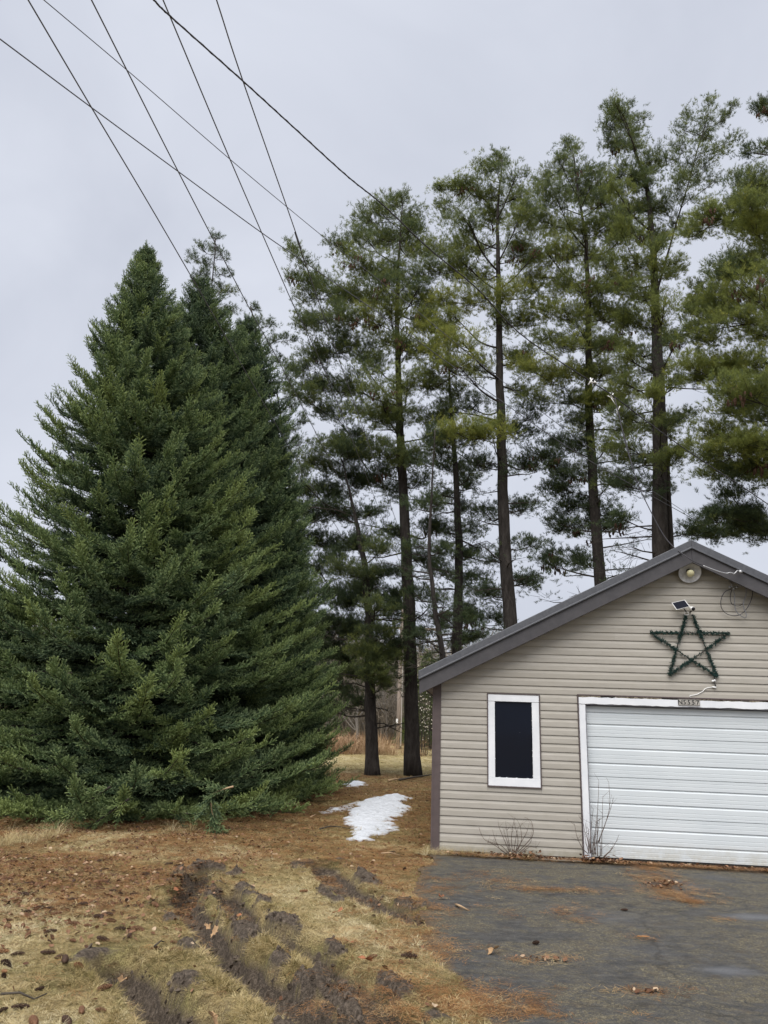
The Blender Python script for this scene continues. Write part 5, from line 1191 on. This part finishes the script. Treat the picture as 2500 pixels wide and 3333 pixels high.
for i, c_ in enumerate(((.060, .034, .022), (.15, .075, .040), (.24, .125, .060))):
    m_ = cone_mesh(i); m_.materials.append(simple(('dark_cone', 'brown_cone', 'orange_cone')[i], c_, .75, .45, 160, bump=0)); CM.append(m_)
CLB = ['dark brown cone lying in the dead grass of the lawn', 'mid-brown cone lying in the dead grass of the lawn', 'orange-tan weathered cone lying in the dead grass of the lawn']
spots = [(110,3322,1),(210,3137,0),(305,3145,2),(395,3130,0),(155,3102,0),(60,3105,0),(30,3140,0),(15,3160,2),(505,3093,1),(605,3094,0),(565,3078,1),(505,2955,1),(450,3025,1),(310,2938,0),(455,3250,2),(480,3320,0),(330,3290,1),(130,3220,0),(420,3048,0),(165,3033,0),(90,3045,1),(25,3020,1),(260,3110,1),(255,3150,2),(390,3103,1),(240,3010,1),(330,2990,0),(1210,3120,1),(1330,3115,0),(150,2880,1),(105,2875,0),(240,2868,0),(330,2870,1),(370,2900,0),(220,2920,0),(60,2940,1),(1090,2860,1),(1320,2760,0),(1280,2770,0),(1165,2785,1),(1745,3070,0),(2033,2963,0),(700,2968,1),(30,2880,0)]
r = random.Random(9)
while len(spots) < 135:
    x_ = r.uniform(-20, 620) if r.random() < .85 else r.uniform(600, 1350); yq = r.choice((r.uniform(2800, 3000), r.uniform(2800, 2960), r.uniform(2960, 3330)))
    if x_ > 450 and yq > 2900 and r.random() < .7: continue
    spots.append((x_, yq, r.choice((0, 0, 1, 1, 2))))
for (a, b_, c_) in spots:
    p = gnd(a, b_, .02); z_, m_, l2 = ground_fields(np.array([p[0]]), np.array([p[1]]))
    if m_[0] > .4: continue
    zz_ = max(float(z_[0]), .012 if drive_mask(np.array([p[0]]), np.array([p[1]]))[0] > 0 else -1)
    o = bpy.data.objects.new('spruce_cone', CM[c_]); COL.objects.link(o); o.location = (p[0], p[1], zz_+.014); o.rotation_euler = (r.uniform(0, 6), r.gauss(0, .12), r.gauss(.15, .7) + (math.pi if r.random() < .5 else 0)); s_ = r.uniform(.45, .95)*(.85 if b_ < 3000 else 1); o.scale = (s_,)*3
    if a > 1500: tag(o, 'small dark cone lying alone on the asphalt ' + ('near the middle of the driveway' if a < 1900 else 'closer to the garage door'), 'cone', 'cones on the driveway')
    elif a > 1100: tag(o, 'cone lying between the ruts and the garage corner', 'cone', 'cones near the garage corner')
    else:
        zn = 'in the leaf-strewn band below the tallest spruce' if b_ < 2900 else ('on the littered grass midway down the left lawn' if b_ < 3050 else ('at the lower left corner of the lawn' if a < 250 else 'on open grass above the lower left rut'))
        tag(o, ('dark brown', 'mid-brown', 'orange-tan')[c_] + (' large' if s_ > .75 else ' small') + ' cone lying ' + zn, 'cone', ('dark', 'mid-brown', 'orange-tan')[c_] + (' large' if s_ > .75 else ' small') + ' cones ' + zn)
def oak_leaf(seed):
    r = random.Random(seed); b = MB(); n_ = 22; P_ = []
    for i in range(n_):
        t = i/(n_-1); a = t*2*math.pi; q = .024+.016*math.cos(a)**2 + .009*math.cos(a*7); P_.append((math.cos(a)*q*1.25, math.sin(a)*q*.8, .012*math.sin(a*2+seed)+.010*abs(math.sin(a))))
    for i in range(n_-1): b.tri((0, 0, 0), P_[i], P_[i+1])
    b.tube([(-.035, 0, 0), (-.06, .006, .004)], [.0018, .001], 4); me = b.mesh('oak_leaf'); return me
LFM = [simple('tan_leaf', (.30, .19, .10), .8, .2, 50, bump=0), simple('rust_leaf', (.26, .105, .05), .8, .25, 50, bump=0)]
for i, (a, b_, c_, lab) in enumerate(((675,3024,0,'upper of two pale tan oak leaves resting on the churned rut'),(697,3044,0,'lower of two pale tan oak leaves resting on the churned rut'),(1140,3080,1,'rusty leaf right of the ruts on the lawn'),(1190,3145,1,'rusty leaf beside the lower part of the right rut'),(400,3200,0,'pinkish tan leaf at the head of the lower left rut'),(690,3325,0,'pale leaf at the bottom frame edge beside the lower left rut'),(1435,2925,1,'rusty leaf at the upper left corner of the driveway'),(1100,2975,1,'rusty leaf below the short upper right rut'),(770,3005,1,'brown leaf in the middle of the churned ruts'),(580,2905,1,'brown leaf at the dark head of the main rut'),(1606,3102,0,'small pale scrap of leaf on the asphalt'))):
    p = gnd(a, b_, .02); z_ = max(float(gz(p[0], p[1])[0]), .012); me = oak_leaf(i); me.materials.append(LFM[c_]); o = bpy.data.objects.new('oak_leaf', me); COL.objects.link(o); o.location = (p[0], p[1], z_+.03); o.rotation_euler = (random.gauss(.25, .2), random.gauss(0, .3), random.uniform(0, 6)); tag(o, lab, 'leaf', 'fallen leaves')
STM = simple('pale_stick', (.36, .25, .15), .8, .2, 30, bump=0); DSM = simple('dark_stick', (.06, .05, .04), .9, .3, 30)
def stick(pix_, r_, m, lab, cat='stick', lift=.03, name='stick'):
    P_ = [gnd(a, b_) for a, b_ in pix_]; P_ = [np.array([p[0], p[1], max(float(gz(p[0], p[1])[0]), .012)+lift+.02*math.sin(i*2)]) for i, p in enumerate(P_)]; c = P_[0]; b = MB(); b.tube([p-c for p in P_], [r_*(1-.6*i/(len(P_)-1)) for i in range(len(P_))], 6); o = b.build(name, m, None, True, loc=tuple(c)); tag(o, lab, cat, 'sticks and twigs on the ground'); return o
stick([(935,2625),(952,2622),(982,2636)], .018, STM, 'pale bent stick at the right foot of the spruce clump')
stick([(1010,2668),(1030,2662)], .012, STM, 'short pale twig left of the large snow patch')
stick([(1265,2546),(1290,2542),(1310,2541)], .03, STM, 'pale broken stick end near the base of the right pine trunk')
stick([(1300,2545),(1340,2540),(1380,2530),(1405,2527)], .035, DSM, 'dark fallen limb lying at the base of the right pine trunk', 'limb', .05, 'fallen_limb')
stick([(1485,2954),(1500,2966),(1528,2968)], .014, STM, 'curved yellow wood chip on the upper left of the driveway', lift=.012)
stick([(1240,2785),(1270,2787),(1300,2787)], .010, STM, 'thin pale twig lying in front of the garage corner', lift=.015)
stick([(2437,2826),(2452,2836)], .010, STM, 'short pale chip in front of the garage door at the right edge', lift=.02)
stick([(0,3255),(60,3262),(110,3262),(150,3250)], .009, DSM, 'long dark twig on the lawn at the lower left frame edge', lift=.02)
stick([(500,3107),(520,3095),(535,3080)], .008, DSM, 'thin dark twig on the lawn left of the main rut', lift=.03)
stick([(1040,2705),(1075,2700),(1110,2695),(1140,2703)], .012, DSM, 'dark curved twig in front of the large snow patch', lift=.02)
stick([(2075,3057),(2115,3066)], .006, simple('orange_stick', (.40, .20, .08), .8, bump=0), 'thin orange twig in the middle of the driveway', lift=.01)

# ================================================================== DRY SHRUBS BY THE WALL
def shrub(cx_, cy_, stems, label, w_=.10, seed=1):
    r = random.Random(seed); c = WP(cx_, cy_, w_); c[2] = 0.02; o_ = empty('dry_shrub', tuple(c)); tag(o_, label, 'shrub', 'leafless shrubs at the foot of the garage wall'); n_ = 0
    for st in stems:
        P_ = [Vector(tuple(WP(x_, y_, w_+.02*i*r.uniform(-1, 1.4)))) - Vector(tuple(c)) for i, (x_, y_) in enumerate(st)]; s_ = spl(P_, 5); b = MB(); m_ = len(s_); b.tube(s_, [.0055*(1-.75*i/(m_-1)) for i in range(m_)], 5)
        for q in range(3):
            i0 = r.randint(m_//3, m_-1); d = Vector((r.gauss(0, .06), r.gauss(0, .03), r.uniform(.02, .10))); b.tube([s_[i0], s_[i0]+d], [.0022, .0009], 4)
        b.build('stem', simple_stem, o_, True)
simple_stem = simple('dry_stem', (.105, .075, .060), .85, .25, bump=0)
fr_ = lambda cr, pts_: [(1860+x*.18083, 2560+y*.18083) for x, y in pts_]
shrub(1950, 2795, [fr_(0, q) for q in ([(470,1260),(465,1000),(470,500),(490,50),(493,-110)], [(545,1250),(548,900),(560,400),(566,160)], [(480,1000),(600,700),(690,350),(680,50),(672,-80)], [(490,1010),(560,800),(680,480),(750,240)], [(580,1270),(700,1160),(800,1000),(858,860)], [(580,1260),(700,1150),(745,1060)], [(300,1210),(200,1110),(100,900),(60,700),(30,650)], [(310,1200),(300,1000),(240,800),(205,640),(125,520)], [(340,1210),(300,950),(250,700)], [(350,1200),(320,950),(300,760),(270,740)], [(400,1230),(420,1000),(445,800),(455,640)], [(380,1220),(340,1000),(370,600),(395,400)], [(420,1220),(480,800),(515,560)], [(370,1230),(440,700),(455,490)], [(320,1210),(260,1000),(230,800)], [(440,1230),(400,1000),(400,920)], [(520,1250),(520,1050),(500,900)])],
      'leafless shrub with tall thin stems at the left jamb of the garage door', .14, 3)
f2 = lambda pts_: [(1350+x*.3617, 2150+y*.3617) for x, y in pts_]
shrub(1675, 2792, [f2(q) for q in ([(850,1740),(770,1660),(640,1620),(590,1540),(580,1490)], [(860,1740),(800,1600),(760,1500),(750,1450)], [(870,1740),(840,1600),(815,1440)], [(880,1740),(870,1600),(885,1480),(905,1410)], [(900,1740),(930,1620),(900,1480),(890,1430)], [(910,1740),(960,1620),(950,1500),(920,1430)], [(930,1720),(1010,1640),(1065,1560),(1050,1450),(1010,1420),(985,1408)], [(940,1730),(1040,1640),(1045,1580)], [(840,1740),(770,1700),(720,1600),(700,1520)], [(860,1740),(830,1620),(790,1500)], [(890,1730),(910,1600),(930,1500)], [(950,1740),(1030,1680),(1100,1690)], [(830,1740),(700,1650),(650,1640)], [(900,1735),(1000,1560),(1020,1500)])],
      'leafless shrub with arching stems below the garage window', .12, 4)

# drooping broken spruce bough and fallen sprigs in front of the clump
def bough(pix_, Yd, label, seed, tint=.5, dead=False, group='loose boughs at the foot of the spruces'):
    r = np.random.default_rng(seed); P_ = [at(x_, y_, Yd) for x_, y_ in pix_]; c = P_[0]; T = empty('spruce_bough', tuple(c)); tag(T, label, 'bough', group)
    s_ = spl(P_, 5); b = MB(); b.tube([p-Vector(tuple(c)) for p in s_], [.016*(1-.7*i/(len(s_)-1)) for i in range(len(s_))], 5); b.build('stem', STM if dead else TWG, T, True)
    PP = []; DD = []
    for i in range(1, len(s_)):
        for q in range(2):
            d = unit(np.array(s_[i]-s_[i-1])+r.normal(0, .012, 3)); lat = unit(np.cross(d, [0, 1, .3])); PP.append(np.array(s_[i])); DD.append(unit(d+lat*r.uniform(-.9, .9)+np.array([0, 0, -.1])))
    n_ = len(PP); scatter('foliage', PP, eulers(np.array(DD), None, r.normal(0, .6, n_)), r.uniform(.45, .75, n_), np.clip(r.normal(tint, .12, n_), 0, 1), SPR, T, tuple(c))['kind'] = 'stuff'
bough([(760,2560),(720,2572),(690,2590),(690,2640),(705,2690),(712,2735)], 11.6, 'broken spruce bough hanging down in front of the clump with pale torn wood', 1, .45, True)
bough([(360,2560),(300,2600),(230,2650),(170,2700),(130,2740)], 11.5, 'drooping bough spreading onto the straw grass at lower left', 2, .7)
bough([(420,2600),(350,2650),(280,2700),(240,2725)], 11.6, 'second drooping bough touching the lawn left of the clump', 3, .7)
bough([(560,2640),(640,2650),(740,2640),(830,2615)], 12.0, 'low spruce bough sweeping right just above the litter', 4, .6)
print('instances', cnt)
